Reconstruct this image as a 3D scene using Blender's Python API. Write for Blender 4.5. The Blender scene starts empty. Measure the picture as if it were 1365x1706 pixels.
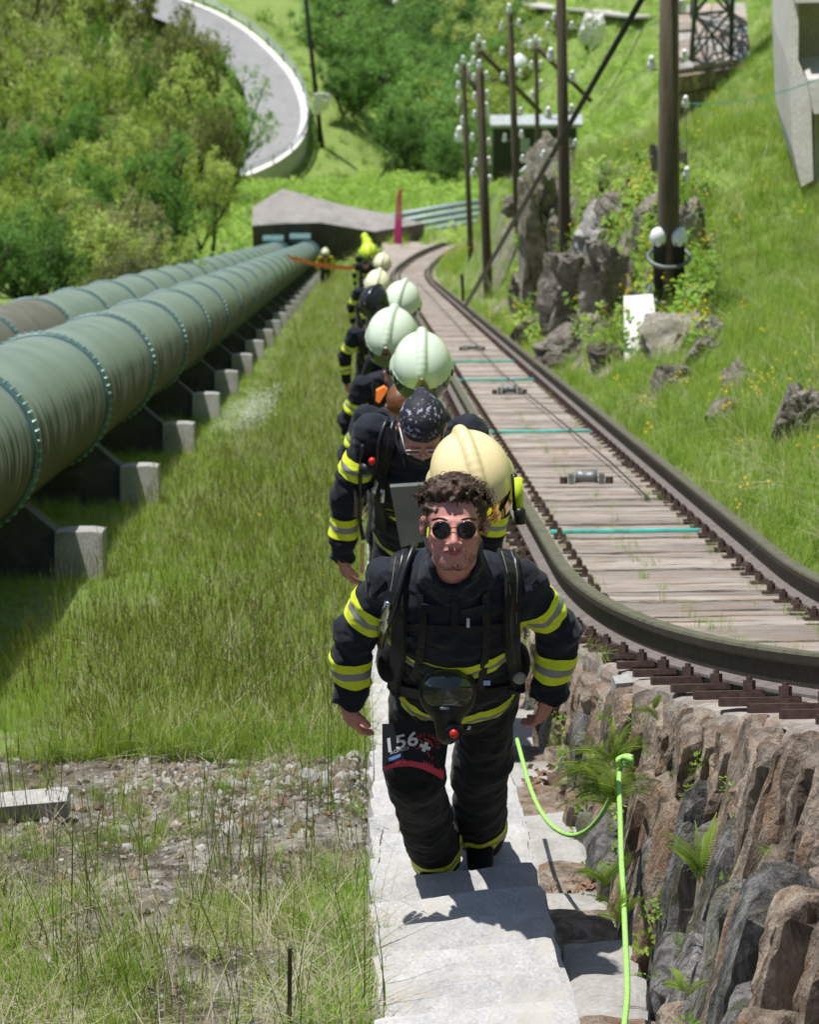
import bpy, bmesh, math, random
import numpy as np
from mathutils import Vector, Matrix, noise as mnoise
from mathutils.bvhtree import BVHTree

random.seed(7)
rng = np.random.default_rng(7)
scn = bpy.context.scene
col = scn.collection
R = math.radians

# ------------------------------------------------------------------ camera
SL = R(33.4)                      # slope of the stairway and the pipes
TS = math.tan(SL)
HC = 2.04                         # camera above the stair plane, measured square to it
FP = 6000.0
D = Vector((0, math.cos(SL), -math.sin(SL)))      # down the slope
N = Vector((0, math.sin(SL), math.cos(SL)))       # square to the slope
X = Vector((1, 0, 0))
CAMP = N * HC
PITCH = R(37.99)
YAW = R(0.884)
CF = Vector((math.sin(YAW) * math.cos(PITCH), math.cos(YAW) * math.cos(PITCH), -math.sin(PITCH)))
CR = Vector((math.cos(YAW), -math.sin(YAW), 0))
CU = CR.cross(CF)
cam = bpy.data.cameras.new('camera')
cam.sensor_fit = 'VERTICAL'
cam.sensor_height = 36
cam.lens = FP / 1706 * 36
cam.clip_start = 0.1
cam.clip_end = 3000
cam.dof.use_dof = True
cam.dof.focus_distance = 10.3
cam.dof.aperture_fstop = 10.5
camo = bpy.data.objects.new('camera', cam)
col.objects.link(camo)
camo.matrix_world = Matrix(((CR.x, CU.x, -CF.x, CAMP.x), (CR.y, CU.y, -CF.y, CAMP.y), (CR.z, CU.z, -CF.z, CAMP.z), (0, 0, 0, 1)))
scn.camera = camo

# ------------------------------------------------------------------ light
SUNDIR = Vector((-0.25, 0.30, 0.92)).normalized()      # towards the sun
w = bpy.data.worlds.new('World')
scn.world = w
w.use_nodes = True
nt = w.node_tree
sky = nt.nodes.new('ShaderNodeTexSky')
sky.sky_type = 'NISHITA'
sky.sun_disc = False
sky.sun_elevation = math.asin(SUNDIR.z)
sky.sun_rotation = math.atan2(SUNDIR.x, SUNDIR.y)
sky.air_density = 1.0
sky.dust_density = 1.5
sky.altitude = 1100
nt.links.new(sky.outputs[0], nt.nodes['Background'].inputs[0])
nt.nodes['Background'].inputs[1].default_value = 0.10
sl = bpy.data.lights.new('sun', 'SUN')
sl.energy = 4.6
sl.angle = R(0.53)
sl.color = (1.0, 0.96, 0.90)
so = bpy.data.objects.new('sun', sl)
so.rotation_euler = SUNDIR.to_track_quat('Z', 'Y').to_euler()
so.location = (0, 0, 60)
col.objects.link(so)
scn.view_settings.view_transform = 'Standard'
scn.view_settings.look = 'None'
scn.view_settings.exposure = 0.35
scn.view_settings.gamma = 1
scn.view_settings.use_curve_mapping = False
scn.cycles.max_bounces = 6
scn.cycles.transparent_max_bounces = 6


# ------------------------------------------------------------------ helpers
def S(x, u, ww):
    "point from slope coordinates: sideways, along the slope, square to it"
    return X * x + D * u + N * ww


def at(px, py, z):
    "point at a distance z from where the photographer stands, along a line of sight"
    return CAMP + (CF + CR * ((px - 682.5) / FP) - CU * ((py - 853) / FP)) * z


def on_plane(px, py, ww):
    d = CF + CR * ((px - 682.5) / FP) - CU * ((py - 853) / FP)
    t = (ww - HC) / d.dot(N)
    p = CAMP + d * t
    return p.x, p.dot(D), p


def tag(o, label=None, cat=None, group=None, kind=None):
    if label: o['label'] = label
    if cat: o['category'] = cat
    if group: o['group'] = group
    if kind: o['kind'] = kind
    return o


def thing(name, loc, label, cat, group=None, rz=0.0):
    o = bpy.data.objects.new(name, None)
    o.empty_display_size = 0.2
    col.objects.link(o)
    o.location = loc
    o.rotation_euler[2] = rz
    return tag(o, label, cat, group)


def wloc(o):
    v = Vector((0, 0, 0))
    while o is not None:
        v += o.location
        o = o.parent
    return v


def mesh_np(name, V, F, mats, smooth=True, midx=None):
    me = bpy.data.meshes.new(name)
    V = np.asarray(V, dtype=np.float64)
    if isinstance(F, np.ndarray) and F.ndim == 2 and len(F):
        n, k = F.shape
        me.vertices.add(len(V)); me.vertices.foreach_set('co', V.ravel())
        me.loops.add(n * k); me.loops.foreach_set('vertex_index', F.astype(np.int32).ravel())
        me.polygons.add(n)
        me.polygons.foreach_set('loop_start', np.arange(0, n * k, k, dtype=np.int32))
        me.polygons.foreach_set('loop_total', np.full(n, k, dtype=np.int32))
        me.update(calc_edges=True)
    else:
        me.from_pydata([tuple(v) for v in V], [], [tuple(int(i) for i in f) for f in F])
    for m in (mats if isinstance(mats, (list, tuple)) else [mats]):
        me.materials.append(m)
    if midx is not None:
        me.polygons.foreach_set('material_index', np.asarray(midx, dtype=np.int32))
    me.polygons.foreach_set('use_smooth', np.full(len(me.polygons), smooth))
    me.update()
    return me


def put(name, me, parent=None, loc=None):
    o = bpy.data.objects.new(name, me)
    col.objects.link(o)
    if parent: o.parent = parent
    if loc is not None: o.location = loc
    return o


def part(name, V, F, mats, parent=None, smooth=True, midx=None):
    "a mesh given in world coordinates, made a child of an unrotated parent"
    V = np.asarray(V, dtype=np.float64)
    if parent is not None:
        V = V - np.array(wloc(parent))
    return put(name, mesh_np(name, V, F, mats, smooth, midx), parent)


class MB:
    "collects simple shapes, builds one mesh"
    def __init__(s): s.v = []; s.f = []; s.m = []; s.mi = 0
    def add(s, V, F):
        b = len(s.v)
        s.v += [tuple(v) for v in V]
        s.f += [tuple(i + b for i in f) for f in F]
        s.m += [s.mi] * len(F)
        return s
    def box(s, c, sx, sy, sz, ax=None):
        ax = ax or (Vector((1, 0, 0)), Vector((0, 1, 0)), Vector((0, 0, 1)))
        c = Vector(c)
        V = [c + ax[0] * (sx / 2 * i) + ax[1] * (sy / 2 * j) + ax[2] * (sz / 2 * k) for k in (-1, 1) for j in (-1, 1) for i in (-1, 1)]
        return s.add(V, [(0, 2, 3, 1), (4, 5, 7, 6), (0, 1, 5, 4), (2, 6, 7, 3), (0, 4, 6, 2), (1, 3, 7, 5)])
    def tube(s, pts, r, n=10, cap=True):
        pts = [Vector(p) for p in pts]
        rs = r if isinstance(r, (list, tuple)) else [r] * len(pts)
        V = []; up = None
        for i, p in enumerate(pts):
            t = (pts[min(i + 1, len(pts) - 1)] - pts[max(i - 1, 0)]).normalized()
            if up is None:
                up = t.orthogonal().normalized()
            up = (up - t * up.dot(t)).normalized()
            b = t.cross(up)
            for k in range(n):
                a = 2 * math.pi * k / n
                V.append(p + (up * math.cos(a) + b * math.sin(a)) * rs[i])
        F = []
        for i in range(len(pts) - 1):
            for k in range(n):
                F.append((i * n + k, i * n + (k + 1) % n, (i + 1) * n + (k + 1) % n, (i + 1) * n + k))
        if cap:
            F.append(tuple(range(n - 1, -1, -1)))
            F.append(tuple((len(pts) - 1) * n + k for k in range(n)))
        return s.add(V, F)
    def ribbon(s, pts, wd, th, nrm):
        "flat strap along pts; nrm = list of outward normals"
        V = []
        pts = [Vector(p) for p in pts]
        for i, p in enumerate(pts):
            t = (pts[min(i + 1, len(pts) - 1)] - pts[max(i - 1, 0)]).normalized()
            nn = Vector(nrm[i]); nn = (nn - t * nn.dot(t)).normalized()
            b = t.cross(nn)
            V += [p + b * wd / 2, p + b * wd / 2 + nn * th, p - b * wd / 2 + nn * th, p - b * wd / 2]
        F = []
        for i in range(len(pts) - 1):
            for k in range(4):
                F.append((i * 4 + k, i * 4 + (k + 1) % 4, (i + 1) * 4 + (k + 1) % 4, (i + 1) * 4 + k))
        F += [(3, 2, 1, 0), tuple((len(pts) - 1) * 4 + k for k in range(4))]
        return s.add(V, F)
    def sphere(s, c, r, nu=12, nv=8, sc=(1, 1, 1), ax=None):
        ax = ax or (Vector((1, 0, 0)), Vector((0, 1, 0)), Vector((0, 0, 1)))
        c = Vector(c); V = [c + ax[2] * r * sc[2]]
        for j in range(1, nv):
            th = math.pi * j / nv
            for i in range(nu):
                a = 2 * math.pi * i / nu
                V.append(c + ax[0] * (r * sc[0] * math.sin(th) * math.cos(a)) + ax[1] * (r * sc[1] * math.sin(th) * math.sin(a)) + ax[2] * (r * sc[2] * math.cos(th)))
        V.append(c - ax[2] * r * sc[2])
        F = [(0, 1 + i, 1 + (i + 1) % nu) for i in range(nu)]
        for j in range(nv - 2):
            for i in range(nu):
                F.append((1 + j * nu + i, 1 + (j + 1) * nu + i, 1 + (j + 1) * nu + (i + 1) % nu, 1 + j * nu + (i + 1) % nu))
        l = len(V) - 1; b = 1 + (nv - 2) * nu
        F += [(l, b + (i + 1) % nu, b + i) for i in range(nu)]
        return s.add(V, F)
    def build(s, name, mats, parent=None, smooth=False):
        return part(name, s.v, s.f, mats, parent, smooth, s.m if isinstance(mats, (list, tuple)) else None)
    def mesh(s, name, mats, smooth=False):
        return mesh_np(name, s.v, s.f, mats, smooth, s.m if isinstance(mats, (list, tuple)) else None)


def cp(o, name=None, parent=None):
    c = o.copy()
    if name: c.name = name
    col.objects.link(c)
    if parent is not None: c.parent = parent
    return c


def cp_tree(o, loc=None):
    c = cp(o)
    if loc is not None: c.location = loc
    for ch in list(o.children):
        d = cp(ch, parent=c)
        for g in list(ch.children):
            cp(g, parent=d)
    return c


# value noise for numpy
_lat = rng.random((32, 32, 32)).astype(np.float32)
def vnoise(P):
    P = np.asarray(P, dtype=np.float32)
    i = np.floor(P).astype(np.int64); f = P - i
    f = f * f * (3 - 2 * f)
    i &= 31; j = (i + 1) & 31
    x0, y0, z0 = i[..., 0], i[..., 1], i[..., 2]; x1, y1, z1 = j[..., 0], j[..., 1], j[..., 2]
    fx, fy, fz = f[..., 0], f[..., 1], f[..., 2]
    L = _lat
    a = L[x0, y0, z0] * (1 - fx) + L[x1, y0, z0] * fx
    b = L[x0, y1, z0] * (1 - fx) + L[x1, y1, z0] * fx
    c = L[x0, y0, z1] * (1 - fx) + L[x1, y0, z1] * fx
    d = L[x0, y1, z1] * (1 - fx) + L[x1, y1, z1] * fx
    return ((a * (1 - fy) + b * fy) * (1 - fz) + (c * (1 - fy) + d * fy) * fz) * 2 - 1


def fbm(P, oct=4):
    P = np.asarray(P, dtype=np.float32); r = 0; a = 1.0
    for k in range(oct):
        r = r + a * vnoise(P * (2.03 ** k) + 7.3 * k); a *= 0.5
    return r


# ------------------------------------------------------------------ materials
MATS = {}
class NT:
    def __init__(s, name):
        s.m = bpy.data.materials.new(name); s.m.use_nodes = True
        s.t = s.m.node_tree; s.b = s.t.nodes['Principled BSDF']
        MATS[name] = s.m
    def n(s, ty, **kw):
        nd = s.t.nodes.new('ShaderNode' + ty)
        for k, v in kw.items():
            if k.startswith('i_'):
                nd.inputs[k[2:].replace('_', ' ')].default_value = v
            else: setattr(nd, k, v)
        return nd
    def l(s, a, b): s.t.links.new(a, b)
    def co(s, kind='Object', scale=None):
        tc = s.n('TexCoord'); o = tc.outputs[kind]
        if scale:
            mp = s.n('Mapping'); mp.inputs['Scale'].default_value = scale
            s.l(o, mp.inputs[0]); o = mp.outputs[0]
        return o
    def world(s, scale=None):
        g = s.n('NewGeometry'); o = g.outputs['Position']
        if scale:
            mp = s.n('Mapping'); mp.inputs['Scale'].default_value = scale
            s.l(o, mp.inputs[0]); o = mp.outputs[0]
        return o
    def noise(s, co, scale, detail=5, rough=.6, dist=0):
        nd = s.n('TexNoise'); s.l(co, nd.inputs['Vector'])
        nd.inputs['Scale'].default_value = scale; nd.inputs['Detail'].default_value = detail
        nd.inputs['Roughness'].default_value = rough; nd.inputs['Distortion'].default_value = dist
        return nd.outputs['Fac']
    def ramp(s, f, stops):
        nd = s.n('ValToRGB'); s.l(f, nd.inputs[0]); cr = nd.color_ramp
        while len(cr.elements) < len(stops): cr.elements.new(0.5)
        for e, (p, c) in zip(cr.elements, stops):
            e.position = p; e.color = (c if len(c) == 4 else (*c, 1)) if isinstance(c, (tuple, list)) else (c, c, c, 1)
        return nd.outputs[0]
    def mix(s, f, a, b, mode='MIX'):
        nd = s.n('MixRGB', blend_type=mode)
        if isinstance(f, (int, float)): nd.inputs[0].default_value = f
        else: s.l(f, nd.inputs[0])
        for k, v in ((1, a), (2, b)):
            if isinstance(v, (tuple, list)): nd.inputs[k].default_value = (*v[:3], 1)
            else: s.l(v, nd.inputs[k])
        return nd.outputs[0]
    def math(s, op, a, b=None):
        nd = s.n('Math', operation=op)
        for k, v in ((0, a), (1, b)):
            if v is None: continue
            if isinstance(v, (int, float)): nd.inputs[k].default_value = v
            else: s.l(v, nd.inputs[k])
        return nd.outputs[0]
    def bump(s, h, strength=.5, dist=.01, prev=None):
        nd = s.n('Bump'); nd.inputs['Strength'].default_value = strength; nd.inputs['Distance'].default_value = dist
        s.l(h, nd.inputs['Height'])
        if prev is not None: s.l(prev, nd.inputs['Normal'])
        s.l(nd.outputs[0], s.b.inputs['Normal']); return nd.outputs[0]
    def set(s, col=None, rough=.8, metal=0, spec=None):
        if col is not None:
            if isinstance(col, (tuple, list)): s.b.inputs['Base Color'].default_value = (*col[:3], 1)
            else: s.l(col, s.b.inputs['Base Color'])
        if isinstance(rough, (int, float)): s.b.inputs['Roughness'].default_value = rough
        else: s.l(rough, s.b.inputs['Roughness'])
        s.b.inputs['Metallic'].default_value = metal
        if spec is not None: s.b.inputs['Specular IOR Level'].default_value = spec
        return s.m


def simple(name, c, rough=.7, metal=0, var=.25, sc=20, bump=.15, bd=.003, spec=None):
    t = NT(name); co = t.world()
    f = t.noise(co, sc, 4)
    c2 = tuple(max(0, v * (1 - var)) for v in c); c3 = tuple(min(1, v * (1 + var)) for v in c)
    t.set(t.ramp(f, [(.3, c2), (.7, c3)]), rough, metal, spec)
    if bump: t.bump(t.noise(co, sc * 3, 3), bump, bd)
    return t.m


def stone_mat(name, cols, sc=4, crack=.5, fine=60, bump=.6, bd=.02, stain=None, stretch=(1, 1, 1), rnd=.25):
    t = NT(name); co = t.world(stretch)
    f = t.noise(co, sc, 8, .65, .4)
    k = len(cols)
    c = t.ramp(f, [(.28 + .44 * i / (k - 1), cols[i]) for i in range(k)])
    g = t.noise(co, fine, 4, .7)
    c = t.mix(.55, c, t.ramp(g, [(.3, (.35, .35, .35)), (.7, (1.0, 1.0, 1.0))]), 'MULTIPLY')
    if stain is not None:
        s2 = t.noise(co, sc * .45, 6, .7, .8)
        c = t.mix(t.ramp(s2, [(.5, 0.0), (.62, .85)]), c, stain)
    if rnd:
        oi = t.n('ObjectInfo')
        hs = t.n('HueSaturation'); hs.inputs['Saturation'].default_value = 1
        t.l(t.math('ADD', t.math('MULTIPLY', oi.outputs['Random'], 2 * rnd), 1 - rnd), hs.inputs['Value'])
        t.l(c, hs.inputs['Color']); c = hs.outputs[0]
    t.set(c, .9)
    h = t.math('ADD', t.math('MULTIPLY', f, 1.0), t.math('MULTIPLY', g, .35))
    t.bump(h, bump, bd)
    return t.m


granite = stone_mat('granite', [(.40, .40, .40), (.50, .495, .49), (.58, .57, .555)], 16, fine=95, bump=.8, bd=.008, stain=(.42, .40, .36), rnd=.10)
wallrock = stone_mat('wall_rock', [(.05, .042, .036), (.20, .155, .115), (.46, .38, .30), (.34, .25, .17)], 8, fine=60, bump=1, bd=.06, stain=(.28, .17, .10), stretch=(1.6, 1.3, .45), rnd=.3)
caprock = stone_mat('cap_rock', [(.14, .125, .11), (.36, .315, .27), (.50, .44, .39), (.58, .53, .47)], 7, fine=70, bump=1, bd=.03, stain=(.34, .235, .18), stretch=(.45, 2.8, 2.8), rnd=.25)
outrock = stone_mat('outcrop_rock', [(.07, .063, .05), (.26, .23, .19), (.50, .45, .38), (.33, .30, .25)], 3.2, fine=20, bump=1, bd=.2, stain=(.12, .13, .04), rnd=.25)
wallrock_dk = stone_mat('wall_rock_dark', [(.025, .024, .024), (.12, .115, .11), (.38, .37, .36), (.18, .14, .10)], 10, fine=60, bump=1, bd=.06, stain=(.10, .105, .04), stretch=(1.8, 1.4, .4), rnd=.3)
concrete = stone_mat('concrete', [(.30, .29, .27), (.40, .39, .37), (.46, .45, .43)], 2.5, fine=60, bump=.4, bd=.006, stain=(.22, .21, .18), rnd=.08)
concrete_lt = stone_mat('light_concrete', [(.48, .46, .42), (.58, .56, .52), (.62, .60, .56)], 1.5, fine=30, bump=.3, bd=.01, stain=(.40, .37, .32), rnd=.05)
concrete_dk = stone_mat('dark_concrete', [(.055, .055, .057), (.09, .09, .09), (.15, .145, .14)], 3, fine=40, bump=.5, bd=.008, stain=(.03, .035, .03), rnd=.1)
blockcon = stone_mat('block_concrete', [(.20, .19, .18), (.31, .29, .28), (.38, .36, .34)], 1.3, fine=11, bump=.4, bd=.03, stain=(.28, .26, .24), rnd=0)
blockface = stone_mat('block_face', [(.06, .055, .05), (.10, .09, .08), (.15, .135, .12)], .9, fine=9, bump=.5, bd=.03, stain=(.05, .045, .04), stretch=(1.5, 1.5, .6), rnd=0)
asphalt = stone_mat('asphalt', [(.26, .26, .265), (.31, .31, .31), (.35, .345, .34)], .5, fine=12, bump=.1, bd=.01, rnd=0)
whitecon = simple('white_kerb', (.72, .71, .69), .8, sc=2, var=.12)
railtop = simple('rail_top', (.115, .11, .075), .6, 0.2, sc=14, var=.35, bump=.2)
railsteel = simple('rail_steel', (.045, .036, .03), .6, 0.4, sc=18, var=.35, bump=.25)
plate = simple('rail_plate', (.17, .145, .135), .7, 0.2, sc=15, var=.25)
rustbolt = simple('rusty_bolt', (.075, .045, .038), .6, .3, sc=40, var=.4)
teal = simple('teal_paint', (.05, .40, .34), .6, sc=10, var=.35)
woodpole = stone_mat('pole_wood', [(.055, .042, .028), (.11, .085, .058), (.16, .13, .09)], 3, fine=30, bump=.5, bd=.01, stretch=(6, 6, .5), rnd=.15)
greysteel = simple('grey_steel', (.16, .18, .18), .5, .5, sc=4)
darksteel = simple('dark_steel', (.025, .027, .03), .5, .5, sc=10)
galv = simple('galvanised', (.38, .42, .44), .45, .6, sc=5, var=.15)
porcelain = simple('porcelain', (.80, .83, .86), .2, 0, sc=20, var=.04, bump=0)
pipe2 = simple('far_pipe', (.24, .31, .32), .5, .2, sc=.8, var=.2)
orange_tape = simple('orange_tape', (.90, .16, .05), .6, sc=5, var=.1)
rope_mat = simple('rope', (.33, .66, .14), .6, sc=90, var=.25, bump=.5, bd=.003)
bark = stone_mat('bark', [(.03, .025, .02), (.07, .06, .05), (.12, .105, .09)], 3, fine=20, bump=.5, bd=.02, stretch=(4, 4, .7), rnd=.2)
leaf_litter = simple('dead_leaf', (.20, .12, .075), .9, sc=30, var=.5)


def pipe_material():
    t = NT('penstock_paint'); co = t.co('Object')
    # object space: Y runs along the pipe; streaks run round it
    mp = t.n('Mapping'); mp.inputs['Scale'].default_value = (.5, 9, .5); t.l(co, mp.inputs[0])
    st = t.noise(mp.outputs[0], 1.6, 6, .65, .3)
    pat = t.noise(co, 1.3, 6, .6)
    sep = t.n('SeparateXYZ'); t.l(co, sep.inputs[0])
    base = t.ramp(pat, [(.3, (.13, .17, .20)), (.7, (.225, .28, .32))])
    # darker and browner towards the underside, with a streaky edge
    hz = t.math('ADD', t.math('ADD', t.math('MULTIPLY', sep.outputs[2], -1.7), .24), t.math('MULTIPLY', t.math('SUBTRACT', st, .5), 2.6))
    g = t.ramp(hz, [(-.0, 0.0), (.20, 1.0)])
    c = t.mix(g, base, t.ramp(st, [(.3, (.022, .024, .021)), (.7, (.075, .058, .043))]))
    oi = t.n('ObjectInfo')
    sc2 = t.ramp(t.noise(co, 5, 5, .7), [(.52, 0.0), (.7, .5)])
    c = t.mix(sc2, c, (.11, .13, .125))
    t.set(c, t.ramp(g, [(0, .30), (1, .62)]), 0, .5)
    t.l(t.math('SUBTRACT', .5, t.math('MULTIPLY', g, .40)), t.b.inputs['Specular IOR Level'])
    t.bump(t.noise(co, 9, 4), .10, .004)
    return t.m
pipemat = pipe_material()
def pipe_brown():
    t = NT('penstock_weathered'); co = t.co('Object')
    st = t.noise(co, 2.5, 6, .7, .5)
    c = t.ramp(st, [(.3, (.10, .085, .075)), (.55, (.17, .155, .145)), (.75, (.20, .235, .23))])
    t.set(c, .5, .15, .5); return t.m
pipemat2 = pipe_brown()
flangemat = simple('flange_paint', (.075, .15, .145), .45, .1, sc=12, var=.3)
boltmat = simple('bright_bolt', (.22, .31, .30), .4, .2, sc=20, var=.2)


def ground_material():
    t = NT('meadow_ground'); co = t.world()
    a = t.noise(co, .35, 6, .6); b = t.noise(co, 6, 6, .7); c3 = t.noise(co, 40, 4, .7)
    c = t.ramp(a, [(.35, (.19, .30, .05)), (.6, (.27, .40, .08))])
    c = t.mix(t.ramp(b, [(.45, 0.0), (.65, .7)]), c, (.17, .15, .075))
    c = t.mix(.6, c, t.ramp(c3, [(.3, .35), (.7, 1.0)]), 'MULTIPLY')
    t.set(c, .95); t.bump(c3, .8, .04)
    return t.m
groundmat = ground_material()
def dirt_material():
    t = NT('gravel_soil'); co = t.world()
    a = t.noise(co, 2.2, 6, .65); b = t.noise(co, 9, 6, .75); c3 = t.noise(co, 55, 5, .75)
    v = t.n('TexVoronoi'); v.inputs['Scale'].default_value = 26; t.l(co, v.inputs['Vector'])
    c = t.ramp(b, [(.3, (.16, .12, .085)), (.44, (.42, .37, .31)), (.60, (.66, .62, .56))])
    c = t.mix(t.ramp(a, [(.44, .9), (.58, 0.0)]), c, (.085, .062, .030))
    c = t.mix(.7, c, t.ramp(c3, [(.3, .35), (.68, 1.0)]), 'MULTIPLY')
    c = t.mix(.5, c, t.ramp(v.outputs['Color'], [(.2, .5), (.8, 1.0)]), 'MULTIPLY')
    t.set(c, .95)
    t.bump(t.math('ADD', t.math('MULTIPLY', v.outputs['Distance'], -.8), c3), 1, .025)
    return t.m
dirtmat = dirt_material()


def leaf_material(name, cols, trans=.35, rough=.55, rnd=True):
    t = NT(name)
    oi = t.n('ObjectInfo')
    co = t.co('Object')
    f = t.noise(co, 2.2, 3, .6)
    v = t.math('ADD', t.math('MULTIPLY', f, .75), t.math('MULTIPLY', oi.outputs['Random'], .5))
    v = t.math('SUBTRACT', v, .125)
    k = len(cols)
    c = t.ramp(v, [(.25 + .5 * i / (k - 1), cols[i]) for i in range(k)])
    t.set(c, rough, 0, .3)
    tr = t.n('BsdfTranslucent'); t.l(t.mix(.5, c, (.30, .42, .03), 'MIX'), tr.inputs[0])
    mx = t.n('MixShader'); mx.inputs[0].default_value = trans
    t.l(t.b.outputs[0], mx.inputs[1]); t.l(tr.outputs[0], mx.inputs[2])
    t.l(mx.outputs[0], t.t.nodes['Material Output'].inputs[0])
    return t.m

# ------------------------------------------------------------------ terrain
_fu = [-20, 0, 100, 125, 150, 180, 230, 330, 400, 500, 580, 700, 1000, 1500]
_fw = [0, 0, 0, .22, .75, 1.3, 2.8, 5.6, 9.8, 22, 34, 62, 190, 480]
def flat(u): return np.interp(u, _fu, _fw)
def XL(u):
    a = np.clip(17 - u, 0, 9.5); b = np.clip(u - 105, 0, 95)
    return .9 + .0105 * a * a + .0012 * b * b
def ws(u):
    a = np.clip(17 - u, 0, 9.5)
    return .32 + .007 * a * a + flat(u)
def XW(u):
    a = np.clip(17 - u, 0, 9.5)
    return .78 + .006 * a * a
GA = 1.05
def sst(a, b, x):
    t = np.clip((x - a) / (b - a), 0, 1); return t * t * (3 - 2 * t)
# plane of the hairpin road, from three points on its outer edge
RP = [at(395, 298, 330), at(512, 175, 345), at(330, 12, 362)]
_rn = (RP[1] - RP[0]).cross(RP[2] - RP[0]).normalized()
if _rn.z < 0: _rn = -_rn
def terrain_w(x, u, P=None):
    x = np.asarray(x, dtype=float); u = np.asarray(u, dtype=float)
    f = flat(u)
    fl = f * np.maximum(sst(-1.5, .8, x), sst(150, 175, u))
    base = -.13 + fl + np.clip(-4.8 - x, 0, 60) * .10
    tr = ws(u) - .16
    right = XL(u) + GA
    d = np.clip(x - right - .22, 0, 60)
    hill = .10 + .36 * np.minimum(d, 12) + .028 * np.minimum(d, 22) ** 2 + .95 * np.clip(d - 22, 0, 60)
    hill = hill * sst(0, .25, d)
    cliff = 1.75 * sst(.35, 1.35, d) * sst(36, 46, u) * (1 - sst(92, 118, u)) * (1 - .85 * sst(2.2, 5.5, d))
    bump = sst(.5, 4, d) * .22 * vnoise(np.stack([x * .35, u * .12, x * 0], -1)) * (1 + u * .01)
    onr = ws(u) - .04 + hill + cliff + bump
    wr = np.where(x > right + .2, onr, np.where(x > XW(u) - .02, tr, base))
    wr = np.where((x > .54) & (x < XW(u)) & (u < 120), -.30, wr)
    und = .03 * vnoise(np.stack([x * 1.7, u * .8, x * 0 + 3], -1)) * (x < -.1) + .5 * sst(160, 260, u) * vnoise(np.stack([x * .08, u * .05, x * 0 + 9], -1))
    return wr + und


def terrain_pt(x, u):
    return S(float(x), float(u), float(terrain_w(x, u)))


us = np.concatenate([np.arange(4, 15.2, .08), np.arange(15.2, 34, .5), np.arange(34, 100, .3), np.arange(100, 220, 2.0), np.arange(220, 700, 8), np.arange(700, 1500, 40)])
xs = np.concatenate([[-260, -180, -120, -90, -70], np.arange(-55, -8, 2.5), np.arange(-8, -1.8, .4), np.arange(-1.8, 0.02, .06), [.1, .3, .52, .55, .65, .74, .77, .8, .9, 1.2, 1.6, 1.9], np.arange(2.0, 6, .09), np.arange(6, 16, .6), np.arange(16, 60, 3), [70, 90, 120, 180, 260]])
UU, XX = np.meshgrid(us, xs, indexing='ij')
WW = terrain_w(XX, UU)
_d = XX - XL(UU) - GA - .22
WW = WW + sst(.1, .5, _d) * (1 - sst(1.4, 2.2, _d)) * sst(34, 40, UU) * (1 - sst(90, 110, UU)) * (.28 * np.abs(fbm(np.stack([XX * 1.3, UU * .35, XX * 0 + 4], -1), 4)) - .05 + .10 * vnoise(np.stack([XX * 4, UU * 1.2, XX * 0], -1)))
# rough gravel bank in the foreground, left of the steps
dz = sst(15.2, 14.2, UU) * (XX < 0.0)
dz = np.where((XX < 0.0), 1 - sst(14.0, 15.0, UU), 0)
WW = WW + dz * (.035 * fbm(np.stack([XX * 4, UU * 3, XX * 0], -1), 5) + .06 * np.exp(-((UU - 13.6) / .5) ** 2) * sst(-1.3, -.5, XX) + .03)
Vt = np.stack([XX, UU * math.cos(SL) + WW * math.sin(SL), -UU * math.sin(SL) + WW * math.cos(SL)], -1)
# the road's shelf: pull the hillside to just under the road plane around it
rc = (RP[0] + RP[2]) / 2 + Vector((-9, 0, 0))
rel = Vt - np.array(rc)
dist = np.sqrt((rel[..., 0] / 24) ** 2 + (rel[..., 1] / 34) ** 2)
pz = rc.z - (rel[..., 0] * _rn.x + rel[..., 1] * _rn.y) / _rn.z - 1.2
kf = 1 - sst(.85, 1.25, dist)
Vt[..., 2] = Vt[..., 2] * (1 - kf) + np.clip(pz, rc.z - 30, rc.z + 30) * kf
nu_, nx_ = UU.shape
idx = np.arange(nu_ * nx_).reshape(nu_, nx_)
Fq = np.stack([idx[:-1, :-1], idx[:-1, 1:], idx[1:, 1:], idx[1:, :-1]], -1).reshape(-1, 4)
uc = (UU[:-1, :-1] + UU[1:, 1:]).ravel() / 2; xc = (XX[:-1, :-1] + XX[1:, 1:]).ravel() / 2
dm = ((uc + .5 * vnoise(np.stack([xc * 2, uc * 2, xc * 0], -1)) < 14.5) & (xc < .6)) | ((xc > .52) & (xc < 2.15) & (uc < 110))
dc = xc - XL(uc) - GA - .22
bk_ = (dc > .15) & (dc < 1.55 + .5 * vnoise(np.stack([xc * 0, uc * .5, xc * 0 + 1], -1))) & (uc > 36) & (uc < 84) & (vnoise(np.stack([xc * 2.2, uc * .9, xc * 0 + 6], -1)) > -.12)
me = mesh_np('ground', Vt.reshape(-1, 3), Fq, [groundmat, dirtmat, outrock], True, np.where(bk_, 2, dm.astype(int)))
ground = put('ground', me); ground['kind'] = 'structure'
ground_bvh = BVHTree.FromPolygons([tuple(v) for v in Vt.reshape(-1, 3)], [tuple(f) for f in Fq])

def hit_ground(px, py):
    d = (CF + CR * ((px - 682.5) / FP) - CU * ((py - 853) / FP)).normalized()
    r = ground_bvh.ray_cast(CAMP, d)
    return r[0]
def drop(p):
    r = ground_bvh.ray_cast(Vector((p[0], p[1], 300)), Vector((0, 0, -1)))
    return r[0] if r[0] is not None else Vector(p)


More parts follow.
